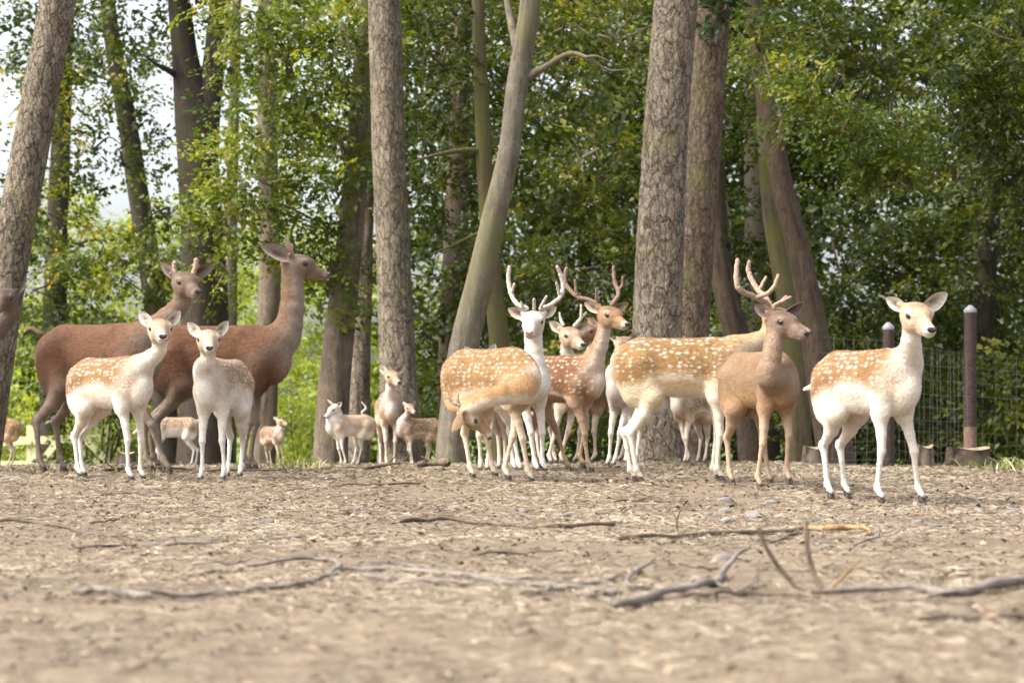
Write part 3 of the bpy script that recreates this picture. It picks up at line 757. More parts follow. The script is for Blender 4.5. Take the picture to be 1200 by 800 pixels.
# ------------------------------------------------------------------ trees
def bark_material(name, plate, crack, moss=0.0, mosscol=(.16, .17, .04), lichen=(.29, .27, .225), fissure=0):
    m, t, b = new_mat(name)
    cr = node(t, 'ShaderNodeAttribute', attribute_name='crack')
    tc = node(t, 'ShaderNodeTexCoord')
    n1 = noise(t, 7, 5, 0.65, tc.outputs['Object']); n2 = noise(t, 1.1, 4, 0.6, tc.outputs['Object']); n3 = noise(t, 60, 4, 0.7, tc.outputs['Object'])
    c1 = ramp(t, [(0.3, tuple(v * .72 for v in plate)), (0.55, plate), (0.78, lichen)], n1.outputs['Fac'])
    c = mix(t, c1.outputs[0], crack, cr.outputs['Fac'])
    hgt = n3.outputs['Fac']
    # fissures: two sizes of upright, warped plates (or fine streaks on smooth bark)
    wn = noise(t, 9, 4, 0.65, tc.outputs['Object'])
    wv = node(t, 'ShaderNodeVectorMath', operation='MULTIPLY_ADD'); t.links.new(wn.outputs['Color'], wv.inputs[0]); wv.inputs[1].default_value = (.10, .10, .16); t.links.new(tc.outputs['Object'], wv.inputs[2])
    if fissure:
        for sc_, wdt, amt in ((fissure * 1.15, .07, .85), (fissure * 2.6, .09, .5)):
            vo = node(t, 'ShaderNodeTexVoronoi', feature='DISTANCE_TO_EDGE'); vo.inputs['Scale'].default_value = sc_
            t.links.new(mapping(t, wv.outputs[0], (1, 1, .28)), vo.inputs['Vector'])
            e = ramp(t, [(0.0, (amt, amt, amt)), (wdt * .45, (amt * .6,) * 3), (wdt, (0, 0, 0))], vo.outputs['Distance'])
            c = mix(t, c, crack, e.outputs[0])
            iv = node(t, 'ShaderNodeMath', operation='MULTIPLY_ADD'); t.links.new(e.outputs[0], iv.inputs[0]); iv.inputs[1].default_value = -2.2; t.links.new(hgt, iv.inputs[2]); hgt = iv.outputs[0]
        vc = node(t, 'ShaderNodeTexVoronoi', feature='F1'); vc.inputs['Scale'].default_value = fissure
        t.links.new(mapping(t, wv.outputs[0], (1, 1, .28)), vc.inputs['Vector'])
        pv = ramp(t, [(0.0, (.72, .70, .68)), (1.0, (1.25, 1.22, 1.2))], vc.outputs['Color'])
        c = mix(t, c, pv.outputs[0], 1, 'MULTIPLY')
    else:
        st = noise(t, 1.0, 5, 0.7, mapping(t, wv.outputs[0], (26, 26, 3.0)))
        e = ramp(t, [(0.30, (.45, .43, .40)), (0.5, (.95, .95, .95)), (0.75, (1.25, 1.24, 1.2))], st.outputs['Fac'])
        c = mix(t, c, e.outputs[0], 1, 'MULTIPLY'); hgt = st.outputs['Fac']
    r3 = ramp(t, [(0.25, (.7, .7, .7)), (0.7, (1.15, 1.13, 1.1))], n3.outputs['Fac'])
    c = mix(t, c, r3.outputs[0], 1, 'MULTIPLY')
    if moss:
        mm = ramp(t, [(0.62 - moss * .35, (0, 0, 0)), (0.74 - moss * .25, (1, 1, 1))], n2.outputs['Fac'])
        c = mix(t, c, mosscol, mm.outputs[0])
    t.links.new(c, b.inputs['Base Color']); b.inputs['Roughness'].default_value = 0.92
    bump(t, b, hgt, 0.7, 0.016)
    return m
M['pine_bark'] = bark_material('pine_bark', (.245, .210, .160), (.050, .037, .027), 0.10, fissure=13)
M['pine_bark_brown'] = bark_material('brown_pine_bark', (.175, .130, .095), (.050, .034, .024), 0.30, (.12, .115, .05), (.25, .21, .17), fissure=14)
M['beech_bark'] = bark_material('beech_bark', (.165, .145, .112), (.10, .086, .06), 0.50, (.125, .118, .055), (.23, .21, .16))
M['moss_bark'] = bark_material('mossy_bark', (.13, .105, .07), (.05, .04, .025), 0.62, (.105, .10, .035), (.18, .16, .11))
M['dark_bark'] = bark_material('dark_bark', (.050, .038, .030), (.022, .016, .013), 0.35, (.040, .042, .018), (.07, .058, .048))
M['brown_bark'] = bark_material('reddish_brown_bark', (.095, .068, .050), (.036, .026, .019), 0.25, (.07, .062, .03), (.14, .108, .082))
M['tan_bark'] = bark_material('tan_bark', (.17, .135, .10), (.06, .046, .034), 0.25, (.10, .09, .045), (.22, .185, .14))

def cells(u, v, seed, nu):
    """F2-F1 of a jittered cell pattern, periodic in u with nu cells"""
    iu, iv = np.floor(u), np.floor(v)
    d1 = np.full(u.shape, 9.0); d2 = np.full(u.shape, 9.0)
    for a in (-1, 0, 1):
        for b in (-1, 0, 1):
            cu, cv = iu + a, iv + b; wu = np.mod(cu, nu)
            du = cu + hash2(wu, cv, seed) - u; dv = cv + hash2(wu, cv, seed + 3) - v
            dd = np.sqrt(du * du + dv * dv)
            m = dd < d1; d2 = np.where(m, d1, np.minimum(d2, dd)); d1 = np.where(m, dd, d1)
    return d2 - d1

def trunk_mesh(pts, d, seed, nseg, step, plates=None, amp=.012, dd=None):
    """pts: (px, py, half-width px) from the foot upwards at depth d"""
    W = np.array([P(a, b, d + (dd[i] if dd else 0)) for i, (a, b, h) in enumerate(pts)]); rad = np.array([h / F_PX * d for *_, h in pts])
    L = np.concatenate([[0], np.cumsum(np.linalg.norm(np.diff(W, axis=0), axis=1))])
    n = int(L[-1] / step) + 2
    fine = catmull(W, 400); fl = np.concatenate([[0], np.cumsum(np.linalg.norm(np.diff(fine, axis=0), axis=1))])
    s = np.linspace(0, fl[-1], n)
    path = np.stack([np.interp(s, fl, fine[:, i]) for i in range(3)], -1)
    rr = np.interp(np.interp(s, fl, np.linspace(0, 1, 400)), np.linspace(0, 1, len(rad)), rad)
    T = unit(np.gradient(path, axis=0)); U = unit(np.cross(T, np.array([0, 1.0, 0]))); Wv = np.cross(T, U)
    a = np.linspace(0, 2 * np.pi, nseg, endpoint=False)
    AA, SS = np.meshgrid(a, s); RR = rr[:, None] * np.ones_like(AA)
    lump = (fbm(np.cos(AA) * 1.6 + 5, SS * 1.1 + np.sin(AA) * 1.6, seed, 3) - .45) * .16
    crack = np.zeros_like(AA)
    disp = RR * lump
    if plates:
        cw, ch = plates
        nu = max(6, int(2 * np.pi * float(np.median(rr)) / cw))
        u = AA / (2 * np.pi) * nu + (fbm(np.cos(AA) * 6, SS * 9, seed + 2, 3) - .45) * 1.3
        e = cells(u, SS / ch + (fbm(np.sin(AA) * 7, SS * 5, seed, 3)) * 1.1, seed, nu)
        e2 = cells(u * 2.0 + 1.7, SS / ch * 2.6, seed + 9, nu * 2)
        cc = np.clip(e / .13, 0, 1); c2 = np.clip(e2 / .14, 0, 1)
        hgt = vnoise(np.floor(u * 1.0) * 3.1, np.floor(SS / ch * 2) * 1.7, seed)
        cc = cc * (.62 + .38 * c2) * (.75 + .25 * hgt)
        disp = disp + amp * .45 * (cc - .6) + amp * .5 * (vnoise(u * 3, SS / ch * 3, seed) - .5); crack = (1 - cc) * .35
    else:
        e = vnoise(AA / (2 * np.pi) * 24, SS * 2.2, seed)
        disp = disp + amp * .5 * (e - .5); crack = np.clip((.45 - e) * 2.2, 0, 1)
    # root flare lobes
    fl_ = np.exp(-SS / .28) * (.5 + .5 * np.sin(AA * 5 + seed)) * .09 * RR
    r = RR + disp + fl_
    V = path[:, None, :] + (U[:, None, :] * np.cos(AA)[..., None] + Wv[:, None, :] * np.sin(AA)[..., None]) * r[..., None]
    i = np.arange(n - 1)[:, None] * nseg; j = np.arange(nseg)[None, :]; j2 = (j + 1) % nseg
    F = np.stack([i + j, i + j2, i + nseg + j2, i + nseg + j], -1).reshape(-1, 4)
    return V.reshape(-1, 3), F, crack.ravel()

# leaves -----------------------------------------------------------
def leaf_material(name, dark, mid, light, trans=0.45):
    m = bpy.data.materials.new(name); m.use_nodes = True; t = m.node_tree
    t.nodes.remove(t.nodes['Principled BSDF']); out = t.nodes['Material Output']
    at = node(t, 'ShaderNodeAttribute', attribute_name='rnd')
    r = ramp(t, [(0.0, dark), (0.5, mid), (0.9, light), (0.97, (.30, .24, .05))], at.outputs['Fac'])
    df = node(t, 'ShaderNodeBsdfDiffuse'); tr = node(t, 'ShaderNodeBsdfTranslucent'); gl = node(t, 'ShaderNodeBsdfGlossy')
    gl.inputs['Roughness'].default_value = 0.42; gl.inputs['Color'].default_value = (.8, .85, .8, 1)
    tcol = mix(t, r.outputs[0], (1.5, 1.45, .55), 1, 'MULTIPLY')
    t.links.new(r.outputs[0], df.inputs['Color']); t.links.new(tcol, tr.inputs['Color'])
    m1 = node(t, 'ShaderNodeMixShader'); m1.inputs[0].default_value = trans
    t.links.new(df.outputs[0], m1.inputs[1]); t.links.new(tr.outputs[0], m1.inputs[2])
    m2 = node(t, 'ShaderNodeMixShader'); m2.inputs[0].default_value = 0.03
    t.links.new(m1.outputs[0], m2.inputs[1]); t.links.new(gl.outputs[0], m2.inputs[2])
    t.links.new(m2.outputs[0], out.inputs['Surface'])
    return m
M['leaf'] = leaf_material('beech_leaves', (.018, .031, .004), (.052, .072, .008), (.158, .180, .020))
M['leaf_sunlit'] = leaf_material('sunlit_hornbeam_leaves', (.040, .066, .008), (.105, .145, .018), (.27, .28, .05))  # lit copy of the leaves: sunlight is put into the colour
M['leaf_shaded'] = leaf_material('shaded_leaves', (.017, .028, .004), (.042, .058, .007), (.115, .135, .018))  # shaded copy: the darkness of the forest is put into the leaf colour
M['leaf_far_sunlit'] = leaf_material('far_sunlit_leaves', (.15, .19, .033), (.235, .275, .048), (.36, .39, .085), 0.5)  # distant sun glow painted in by brighter, yellower leaf colours
M['needle'] = leaf_material('pine_needles', (.015, .035, .012), (.03, .06, .02), (.05, .085, .025), 0.2)

def sprays(blobs, leaf, per=26, seed=0, flat=.55, droop=.25):
    """blobs: (px, py, d, rx, ry, rz, n). Returns leaf quads grouped in flat drooping sprays"""
    g = np.random.default_rng(seed); C_, OUT, TONE = [], [], []
    for (px, py, d, rx, ry, rz, n) in blobs:
        c = P(px, py, d)
        v = unit(g.normal(size=(n, 3))); rad = g.uniform(0.12, 1, n) ** 0.45
        TONE.append(np.full(n, g.normal(0, .10)))
        off = v * rad[:, None] * np.array([rx, ry, rz]); C_.append(c + off); OUT.append(unit(v * np.array([1, 1, .35]) + np.array([0, 0, -droop])))
    Cn = np.vstack(C_); ax = unit(np.vstack(OUT) + g.normal(size=Cn.shape) * .45)
    n = len(Cn)
    nrm = unit(np.array([0, -.25, 1.0]) + g.normal(size=(n, 3)) * flat); nrm = unit(nrm - ax * np.sum(nrm * ax, 1, keepdims=True))
    sd_ = np.cross(nrm, ax)
    L = g.uniform(.30, .62, n) * (leaf / .08) ** .8
    s = g.uniform(0, 1, (n, per)); side = g.choice([-1, 1], (n, per))
    wid = side * (.10 + .22 * (1 - np.abs(s * 2 - .8)).clip(.1)) * g.uniform(.2, 1, (n, per))
    pos = Cn[:, None] + ax[:, None] * ((s - .4) * L[:, None])[..., None] + sd_[:, None] * (wid * L[:, None])[..., None] + g.normal(size=(n, per, 3)) * .03 * (leaf / .08)
    pos[..., 2] -= (s ** 2) * .10 * L[:, None]
    pos = pos.reshape(-1, 3); N = len(pos)
    D = unit((ax[:, None] + sd_[:, None] * side[..., None] * .8).reshape(-1, 3) + g.normal(size=(N, 3)) * .35 + np.array([0, 0, -.15]))
    Nn = unit(np.repeat(nrm, per, 0) + g.normal(size=(N, 3)) * .45); Nn = unit(Nn - D * np.sum(Nn * D, 1, keepdims=True))
    S = np.cross(Nn, D); ln = leaf * (g.uniform(.6, 1.2, N) * np.repeat(g.uniform(.8, 1.35, n), per))[:, None]
    V = np.stack([pos, pos + D * ln * .45 + S * ln * .30 + Nn * ln * .05, pos + D * ln, pos + D * ln * .45 - S * ln * .30 + Nn * ln * .05], 1).reshape(-1, 3)
    F = np.arange(N * 4).reshape(N, 4)
    rnd = np.clip(np.repeat(g.uniform(0, 1, n) ** 1.4 * .66 + np.concatenate(TONE), per) + g.uniform(0, 1, N) * .34, 0, 1)
    return V, F, rnd

def branch_tubes(paths, d0):
    return merge([tube([P(a, b, d0 + c) for a, b, c, r in p], [r for *_, r in p], 7, (len(p) - 1) * 4 + 1) for p in paths])

TREE_N = [0]
def tree(name, label, d, trunk, bark, crown=(), leafmat='leaf', leaf=.085, per=26, plates=None, nseg=28, step=.08, amp=.012, forks=(), branches=(), sprigs=0, cat='tree', flat=.55, droop=.25, group=None):
    TREE_N[0] += 1; sd_ = TREE_N[0]
    px0, py0, _ = trunk[0]; X = (px0 - CX) / F_PX * d
    zf = float(zg(X, d)) - .12
    base = np.array([X, d, zf]); pyf = HY - (zf - CAM_H) / d * F_PX
    tr = [(px0, pyf, trunk[0][2] * 1.06)] + [p for p in trunk[0:] if p[1] < pyf - 12]
    root = empty(name, base); tag(root, label, cat, group)
    V, F, ck = trunk_mesh(tr, d, sd_, nseg, step, plates, amp)
    mesh_np('trunk', V, F, M[bark], root, True, None, {'crack': ck}, None, base)
    for fk in forks:
        V, F, ck = trunk_mesh(fk, d, sd_ + 31, max(16, nseg // 2), step, None, amp)
        mesh_np('limb', V, F, M[bark], root, True, None, {'crack': ck}, None, base)
    for br in branches:
        V, F = branch_tubes([br], d)
        mesh_np('branch', V, F, M[bark], root, True, None, {'crack': np.zeros(len(V))}, None, base)
    if crown:
        V, F, rnd = sprays(crown, leaf, per, 100 + sd_, flat, droop)
        # inner twigs that carry the sprays
        g = np.random.default_rng(500 + sd_); tw = []
        for (px, py, dd, rx, ry, rz, n) in crown:
            c = P(px, py, dd)
            for _ in range(max(3, min(12, n // 22))):
                e = c + unit(g.normal(size=3)) * np.array([rx, ry, rz]) * g.uniform(.5, 1)
                s = c + g.normal(size=3) * .2 * np.array([rx, ry, rz]); mdl = (s + e) / 2 + g.normal(size=3) * .12 * rx
                tw.append(tube([s, mdl, e], [.022, .014, .005], 5, 7))
        VT, FT = merge(tw)
        o = mesh_np('twigs', VT, FT, M[bark], root, True, None, {'crack': np.zeros(len(VT))}, None, base); tag(o, kind='stuff')
        o = mesh_np('crown', V, F, M[leafmat], root, False, None, {'rnd': rnd}, None, base); tag(o, kind='stuff')
    return root

PL = (.052, .125)
tree('pine_tree', 'leaning pine with a pinkish-brown scaly trunk at the left edge', 19.0, [(-26, 548, 24), (-7, 420, 23), (13, 300, 22), (40, 150, 21), (68, 0, 20), (104, -200, 18), (150, -480, 14)], 'pine_bark',
     [(140, -500, 19, 2.0, 2, 1.1, 150)], 'needle', .10, 30, PL, 88, .022, .016)
tree('pine_tree', 'straight pine with a pale left side, just left of centre behind the small tan doe', 24.6, [(471, 550, 27), (467, 440, 21), (461, 300, 20), (455, 150, 19.5), (451, 0, 19), (447, -250, 17), (444, -480, 14)], 'pine_bark',
     [(444, -500, 24.6, 2.2, 2, 1.2, 150)], 'needle', .10, 30, PL, 88, .024, .015)
tree('pine_tree', 'thickest pine, grey and deeply furrowed, behind the golden buck', 20.4, [(770, 545, 37), (771, 480, 31), (770, 380, 28.5), (778, 200, 26), (792, 0, 25), (812, -260, 22), (826, -480, 18)], 'pine_bark',
     [(826, -520, 20.4, 2.2, 2, 1.2, 150)], 'needle', .10, 30, (.060, .14), 104, .020, .019)
tree('pine_tree', 'brown pine standing close behind the thickest pine, on its right', 22.8, [(806, 550, 25), (808, 450, 21), (813, 350, 20), (824, 180, 20), (838, 0, 19), (855, -220, 17), (870, -440, 14)], 'pine_bark_brown',
     [(872, -470, 22.8, 2.0, 2, 1.2, 120), (846, 15, 22.6, .28, .3, .35, 9)], 'needle', .10, 30, PL, 88, .022, .017)
tree('beech_tree', 'smooth olive-grey trunk leaning to the right, in the centre', 22.0, [(528, 550, 19), (534, 480, 18), (545, 400, 17.5), (562, 330, 16.5), (580, 250, 14.5), (596, 180, 12.8), (606, 100, 12.5), (618, 30, 12.5), (632, -80, 12), (662, -260, 10)], 'beech_bark',
     [(705, 50, 24.4, .9, .8, .6, 50), (690, 190, 25, .5, .5, .45, 24), (670, -330, 26, 1.6, 1.6, 1.0, 110)], 'leaf', .085, 26, None, 40, .05, .012,
     branches=[[(616, 92, 0, .05), (640, 78, -.1, .035), (667, 63, -.2, .028), (688, 68, -.3, .02), (712, 82, -.3, .012), (735, 82, -.3, .007)], [(607, 60, 0, .06), (600, 30, .1, .045), (594, 0, .2, .035), (586, -60, .3, .02)],
               [(686, 67, -.3, .016), (700, 66, -.4, .01), (720, 75, -.4, .006)]])
tree('hornbeam_tree', 'slanting grey-brown trunk behind the white fawn, under bright drooping leaves', 26.6, [(386, 550, 20), (392, 450, 18.5), (402, 350, 17), (413, 250, 15), (421, 150, 13), (428, 50, 12), (440, -150, 9)], 'tan_bark',
     [(330, 90, 26, 1.0, .9, .95, 120), (285, 205, 26, .75, .7, .65, 80), (385, 50, 25.6, .8, .7, .9, 90), (390, 180, 26, .6, .6, .6, 60), (350, 290, 26.2, .55, .5, .6, 55), (260, 255, 26, .5, .5, .45, 34), (395, 320, 26.4, .40, .4, .8, 44), (300, 20, 26, .9, .8, .7, 80), (400, -110, 26.5, 1.0, 1.0, .7, 60)],
     'leaf_sunlit', .078, 26, None, 32, .06, .014,
     branches=[[(418, 195, 0, .03), (385, 150, -.3, .022), (350, 120, -.4, .014), (310, 110, -.5, .008)], [(412, 255, 0, .025), (380, 262, -.2, .018), (330, 240, -.3, .012), (270, 232, -.4, .006)]])
tree('hornbeam_tree', 'narrow blue-grey trunk close behind the slanting grey-brown trunk', 28.6, [(420, 550, 14), (421, 450, 13), (424, 350, 12), (428, 250, 10), (432, 120, 9), (436, -60, 7)], 'pine_bark',
     [(440, 170, 29.5, .8, .8, 1.1, 60), (425, 30, 29, 1, .9, .9, 70)], 'leaf', .082)
tree('hornbeam_tree', 'slim tan trunk rising behind the neck of the red hind', 31.0, [(308, 550, 15), (312, 430, 14), (316, 320, 13), (314, 200, 12), (312, 80, 10), (310, -100, 8)], 'tan_bark',
     [(250, 330, 31.6, .5, .5, .5, 22), (300, 150, 31, .9, .8, .9, 66)], 'leaf_sunlit', .08)
tree('oak_tree', 'dark tree forking into two stems above the red deer', 33.0, [(240, 550, 33), (240, 400, 28), (239, 300, 26), (233, 200, 25), (228, 140, 24), (216, 60, 15), (206, -40, 12), (198, -160, 9)], 'dark_bark',
     [(110, 20, 33, 1.5, 1.4, 1.0, 84), (190, -20, 33, 1.2, 1.2, .6, 50), (60, 110, 34, 1.3, 1.2, .9, 60), (130, 180, 34, 1.0, 1, .7, 40), (200, 250, 32, .6, .5, .5, 22), (30, 230, 34, 1.1, 1, .8, 52), (180, -180, 33, 3, 2.5, 1.2, 240)], 'leaf', .095,
     forks=[[(236, 170, 20), (246, 110, 14), (254, 50, 13), (261, -40, 11), (268, -160, 8)]],
     branches=[[(214, 92, 0, .09), (200, 84, -.2, .05), (184, 76, -.4, .03), (170, 66, -.5, .015)], [(228, 250, 0, .06), (205, 262, -.2, .04), (180, 240, -.3, .02)]], flat=.75)
tree('oak_tree', 'thin dark trunk leaning left, between the leaning pine and the forked tree', 38.0, [(195, 550, 16), (190, 430, 14), (178, 330, 13), (158, 200, 12), (145, 120, 11), (128, 20, 9), (120, -120, 7)], 'dark_bark',
     [(150, 90, 38, 1.2, 1.2, .9, 56), (100, 290, 38, 1.2, 1, .6, 60), (170, 320, 37, .9, .8, .6, 46), (120, -140, 38, 2.5, 2, 1.2, 120)], 'leaf', .105, flat=.75)
tree('oak_tree', 'slender leafy trunk close beside the leaning pine, far back', 45.0, [(60, 550, 16), (66, 300, 13), (72, 150, 11), (78, 0, 9), (82, -120, 7)], 'dark_bark',
     [(50, 330, 44, 1.6, 1.2, .9, 80), (20, 40, 45, 1.8, 1.4, 1.0, 64), (90, 400, 43, 1.6, 1.2, .8, 84)], 'leaf', .115, flat=.75)
tree('birch_tree', 'very thin tan stem beside the forked dark tree', 47.0, [(268, 550, 9), (270, 300, 8), (272, 200, 7), (276, 60, 6), (280, -100, 4)], 'tan_bark', [(285, 70, 47, 1.2, 1, 1.2, 40)], 'leaf_sunlit', .11)
tree('beech_tree', 'thin moss-covered trunk just left of the leaning centre trunk', 27.5, [(590, 550, 13), (586, 420, 12), (578, 330, 11), (570, 230, 9.5), (566, 150, 9), (562, 60, 8), (558, -80, 6)], 'moss_bark',
     [(520, 60, 28, 1.1, .9, 1.0, 110), (500, 190, 28.5, .9, .8, .9, 84), (640, 190, 29, 1.2, .9, 1.0, 100), (720, 210, 28.5, .9, .8, .9, 84), (690, 20, 28, 1.2, .9, .8, 90), (560, -190, 31, 2.2, 1.8, 1.2, 150)], 'leaf', .082,
     branches=[[(568, 178, 0, .045), (545, 176, -.1, .036), (510, 182, -.2, .024), (478, 192, -.3, .012)], [(576, 268, 0, .03), (552, 277, -.1, .022), (530, 288, -.2, .018), (505, 298, -.2, .010)]])
tree('beech_tree', 'broad dim trunk in shade between the central pine and the leaning trunk', 36.0, [(531, 550, 19), (531, 400, 17), (535, 250, 14), (540, 100, 11), (545, -60, 8)], 'brown_bark',
     [(510, 330, 35, 1.3, 1.0, 1.0, 84), (600, 330, 35, 1.4, 1, 1.1, 96), (680, 330, 34, 1.4, 1, 1.2, 110), (720, 440, 33, 1.2, .8, .8, 80), (640, 60, 36, 2.2, 1.4, 1.6, 170), (520, 20, 36, 1.6, 1.2, 1.4, 110), (560, 450, 36, 1.3, .9, .6, 70)], 'leaf_shaded', .10)
tree('beech_tree', 'curving reddish-brown trunk behind the doe at the right', 26.8, [(985, 550, 22), (968, 470, 20), (953, 380, 15), (937, 300, 13.5), (917, 220, 12.5), (904, 150, 12), (891, 70, 11), (873, -80, 9)], 'brown_bark',
     [(965, 115, 24.2, .42, .4, .40, 50), (1000, 165, 24, .55, .5, .42, 80), (1045, 200, 24, .42, .4, .32, 54), (930, 90, 24.6, .32, .3, .3, 20), (1060, 150, 24.6, .4, .4, .3, 40), (905, 60, 25.6, .5, .4, .5, 34), (880, 20, 25.8, .4, .4, .4, 22), (920, 150, 25.8, .25, .3, .3, 12)], 'leaf_sunlit', .068,
     branches=[[(888, 30, 0, .04), (893, 60, -1.0, .02), (905, 100, -2.2, .014), (918, 150, -2.5, .010), (905, 185, -2.6, .005)], [(918, 110, -2.3, .012), (935, 140, -2.6, .009), (990, 165, -2.7, .006), (1040, 200, -2.7, .004)], [(925, 150, -2.5, .01), (912, 168, -2.6, .007), (894, 182, -2.6, .004)]])
tree('beech_tree', 'mossy trunk showing right behind the dark grey-faced doe', 29.6, [(938, 550, 14), (934, 450, 13), (922, 350, 12), (905, 250, 11), (895, 120, 9), (888, -60, 7)], 'moss_bark',
     [(930, 30, 29, 1.1, 1, .9, 110), (870, 130, 29.5, .7, .7, .9, 60), (1010, 60, 29, 1.1, 1, .8, 110), (1090, 120, 29, 1.1, 1, 1.0, 116), (1170, 60, 29, 1.2, 1, 1.0, 120), (950, -200, 32, 2.6, 2, 1.2, 180)], 'leaf', .082)
tree('beech_tree', 'leaning brown trunk between the brown pine and the antlers of the golden buck', 30.5, [(884, 550, 18), (872, 430, 16), (852, 350, 14), (840, 260, 12), (838, 100, 10), (836, -60, 8)], 'brown_bark',
     [(860, 270, 31, .7, .7, .9, 56), (900, 330, 32, .8, .8, .8, 56), (850, 60, 31, .8, .8, .9, 60)], 'leaf', .085)
tree('beech_tree', 'upright dark trunk behind the antlers of the golden buck', 34.0, [(895, 550, 21), (891, 350, 18), (888, 200, 16), (885, 50, 12), (884, -100, 9)], 'dark_bark',
     [(980, 300, 34, 1.4, 1.2, 1.3, 120), (1080, 330, 34, 1.5, 1.2, 1.3, 140), (1000, 430, 34, 1.4, 1, .8, 110), (900, 440, 35, 1.2, .9, .8, 70)], 'leaf_shaded', .10)
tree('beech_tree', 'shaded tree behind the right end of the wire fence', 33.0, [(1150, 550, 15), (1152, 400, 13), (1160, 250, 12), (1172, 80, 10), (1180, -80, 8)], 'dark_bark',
     [(1160, 150, 31, 1.0, .9, .8, 100), (1150, 300, 33, 1.5, 1.2, 1.2, 150), (1110, 440, 33, 1.4, 1, .9, 130), (1200, 440, 33, 1.3, 1, .9, 110), (1220, 200, 32, 1.2, 1, 1.2, 90), (1150, -120, 32, 2.6, 2, 1.2, 200)], 'leaf_shaded', .095)
tree('hazel_bush', 'branch of grey-green leaves reaching in from the right edge', 23.5, [(1262, 545, 7), (1250, 380, 6), (1225, 260, 5), (1190, 180, 3)], 'moss_bark',
     [(1165, 130, 23.3, .42, .4, .42, 70), (1190, 200, 23.3, .35, .4, .30, 44), (1135, 95, 23.3, .30, .3, .28, 30), (1190, 70, 23.4, .4, .4, .35, 46)], 'leaf', .07, cat='bush')
# undergrowth shrubs behind the crest
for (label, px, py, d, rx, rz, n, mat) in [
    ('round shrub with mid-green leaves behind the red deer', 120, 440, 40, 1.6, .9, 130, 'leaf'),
    ('sunny yellow-green shrub behind the white-bellied doe at the far left', 60, 480, 47, 2.2, .9, 120, 'leaf_far_sunlit'),
    ('sunny shrub far back between the slim tan trunk and the slanting trunk', 350, 470, 55, 1.8, 1.2, 120, 'leaf_far_sunlit'),
    ('low sunny shrub left of the central pine', 440, 500, 44, 1.2, .8, 90, 'leaf_sunlit'),
    ('dark shrub in the shade behind the white buck', 640, 460, 38, 2.0, 1.0, 150, 'leaf_shaded'),
    ('shrub with bluish-green leaves behind the fence posts', 1090, 480, 31, 1.6, .8, 150, 'leaf_shaded'),
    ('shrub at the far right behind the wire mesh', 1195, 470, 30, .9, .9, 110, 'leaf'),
    ('shrub behind the back of the doe at the right', 1000, 480, 32, 1.2, .7, 110, 'leaf_shaded')]:
    c = P(px, py, d); zb_ = float(zg(c[0], d))
    root = empty('shrub', (c[0], d, zb_)); tag(root, label, 'shrub')
    hgt = c[2] - zb_
    low = HY - (zb_ + .45 - CAM_H) / d * F_PX
    V, F, rnd = sprays([(px, py, d, rx, rx * .7, rz, n), (px, low, d, rx * .85, rx * .6, .5, n // 2)], .10 if d < 42 else .13, 26, 900 + int(px), .6)
    tag(mesh_np('foliage', V, F, M[mat], root, False, None, {'rnd': rnd}, None, (c[0], d, zb_)), kind='stuff')
    tw = []
    g = np.random.default_rng(int(px))
    for _ in range(7):
        e = c + unit(g.normal(size=3)) * np.array([rx, rx * .6, rz]) * .8
        tw.append(tube([np.array([c[0], d, zb_ - .05]) + g.normal(size=3) * .06 * np.array([1, 1, 0]), (np.array([c[0], d, zb_]) + e) / 2 + g.normal(size=3) * .1, e], [.025, .018, .006], 5, 7))
    VT, FT = merge(tw); mesh_np('stem', VT, FT, M['brown_bark'], root, True, None, {'crack': np.zeros(len(VT))}, None, (c[0], d, zb_))

# the far wood: one mass of foliage closing the view, open to the sky at the upper left
fw_blobs = []
g_ = np.random.default_rng(77)
for px in range(-260, 1480, 60):
    for py in range(-150, 540, 62):
        left = px < 300
        if left and py < 270: continue
        if 250 <= px < 470 and py < 240 and g_.random() < .6: continue
        dd = g_.uniform(58, 82) if px < 480 else g_.uniform(42, 62)
        sc_ = dd / 60
        fw_blobs.append((px + g_.uniform(-30, 30), py + g_.uniform(-25, 25), dd, 1.5 * sc_, 1.4, 1.25 * sc_, 46))
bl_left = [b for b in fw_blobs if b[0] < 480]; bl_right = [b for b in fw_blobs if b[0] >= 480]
for blobs, mat, nm in ((bl_left, 'leaf_far_sunlit', 'far_sunny_wood'), (bl_right, 'leaf_shaded', 'far_shady_wood')):
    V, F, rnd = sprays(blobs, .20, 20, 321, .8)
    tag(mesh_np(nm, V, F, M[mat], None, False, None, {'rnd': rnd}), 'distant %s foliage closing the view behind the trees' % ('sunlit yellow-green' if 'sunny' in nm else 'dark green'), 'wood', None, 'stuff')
# ------------------------------------------------------------------ ground cover: dry straw and needles, leaf litter
def rnd_material(name, stops, rough=.85):
    m, t, b = new_mat(name)
    at = node(t, 'ShaderNodeAttribute', attribute_name='rnd')
    r = ramp(t, stops, at.outputs['Fac']); t.links.new(r.outputs[0], b.inputs['Base Color']); b.inputs['Roughness'].default_value = rough
    return m
M['straw'] = rnd_material('dry_straw', [(0, (.085, .065, .049)), (.25, (.185, .147, .107)), (.55, (.300, .244, .174)), (.85, (.40, .335, .243)), (1, (.49, .43, .325))])
M['litter'] = rnd_material('leaf_litter', [(0, (.05, .035, .028)), (.35, (.13, .08, .05)), (.7, (.24, .15, .085)), (1, (.34, .27, .21))])

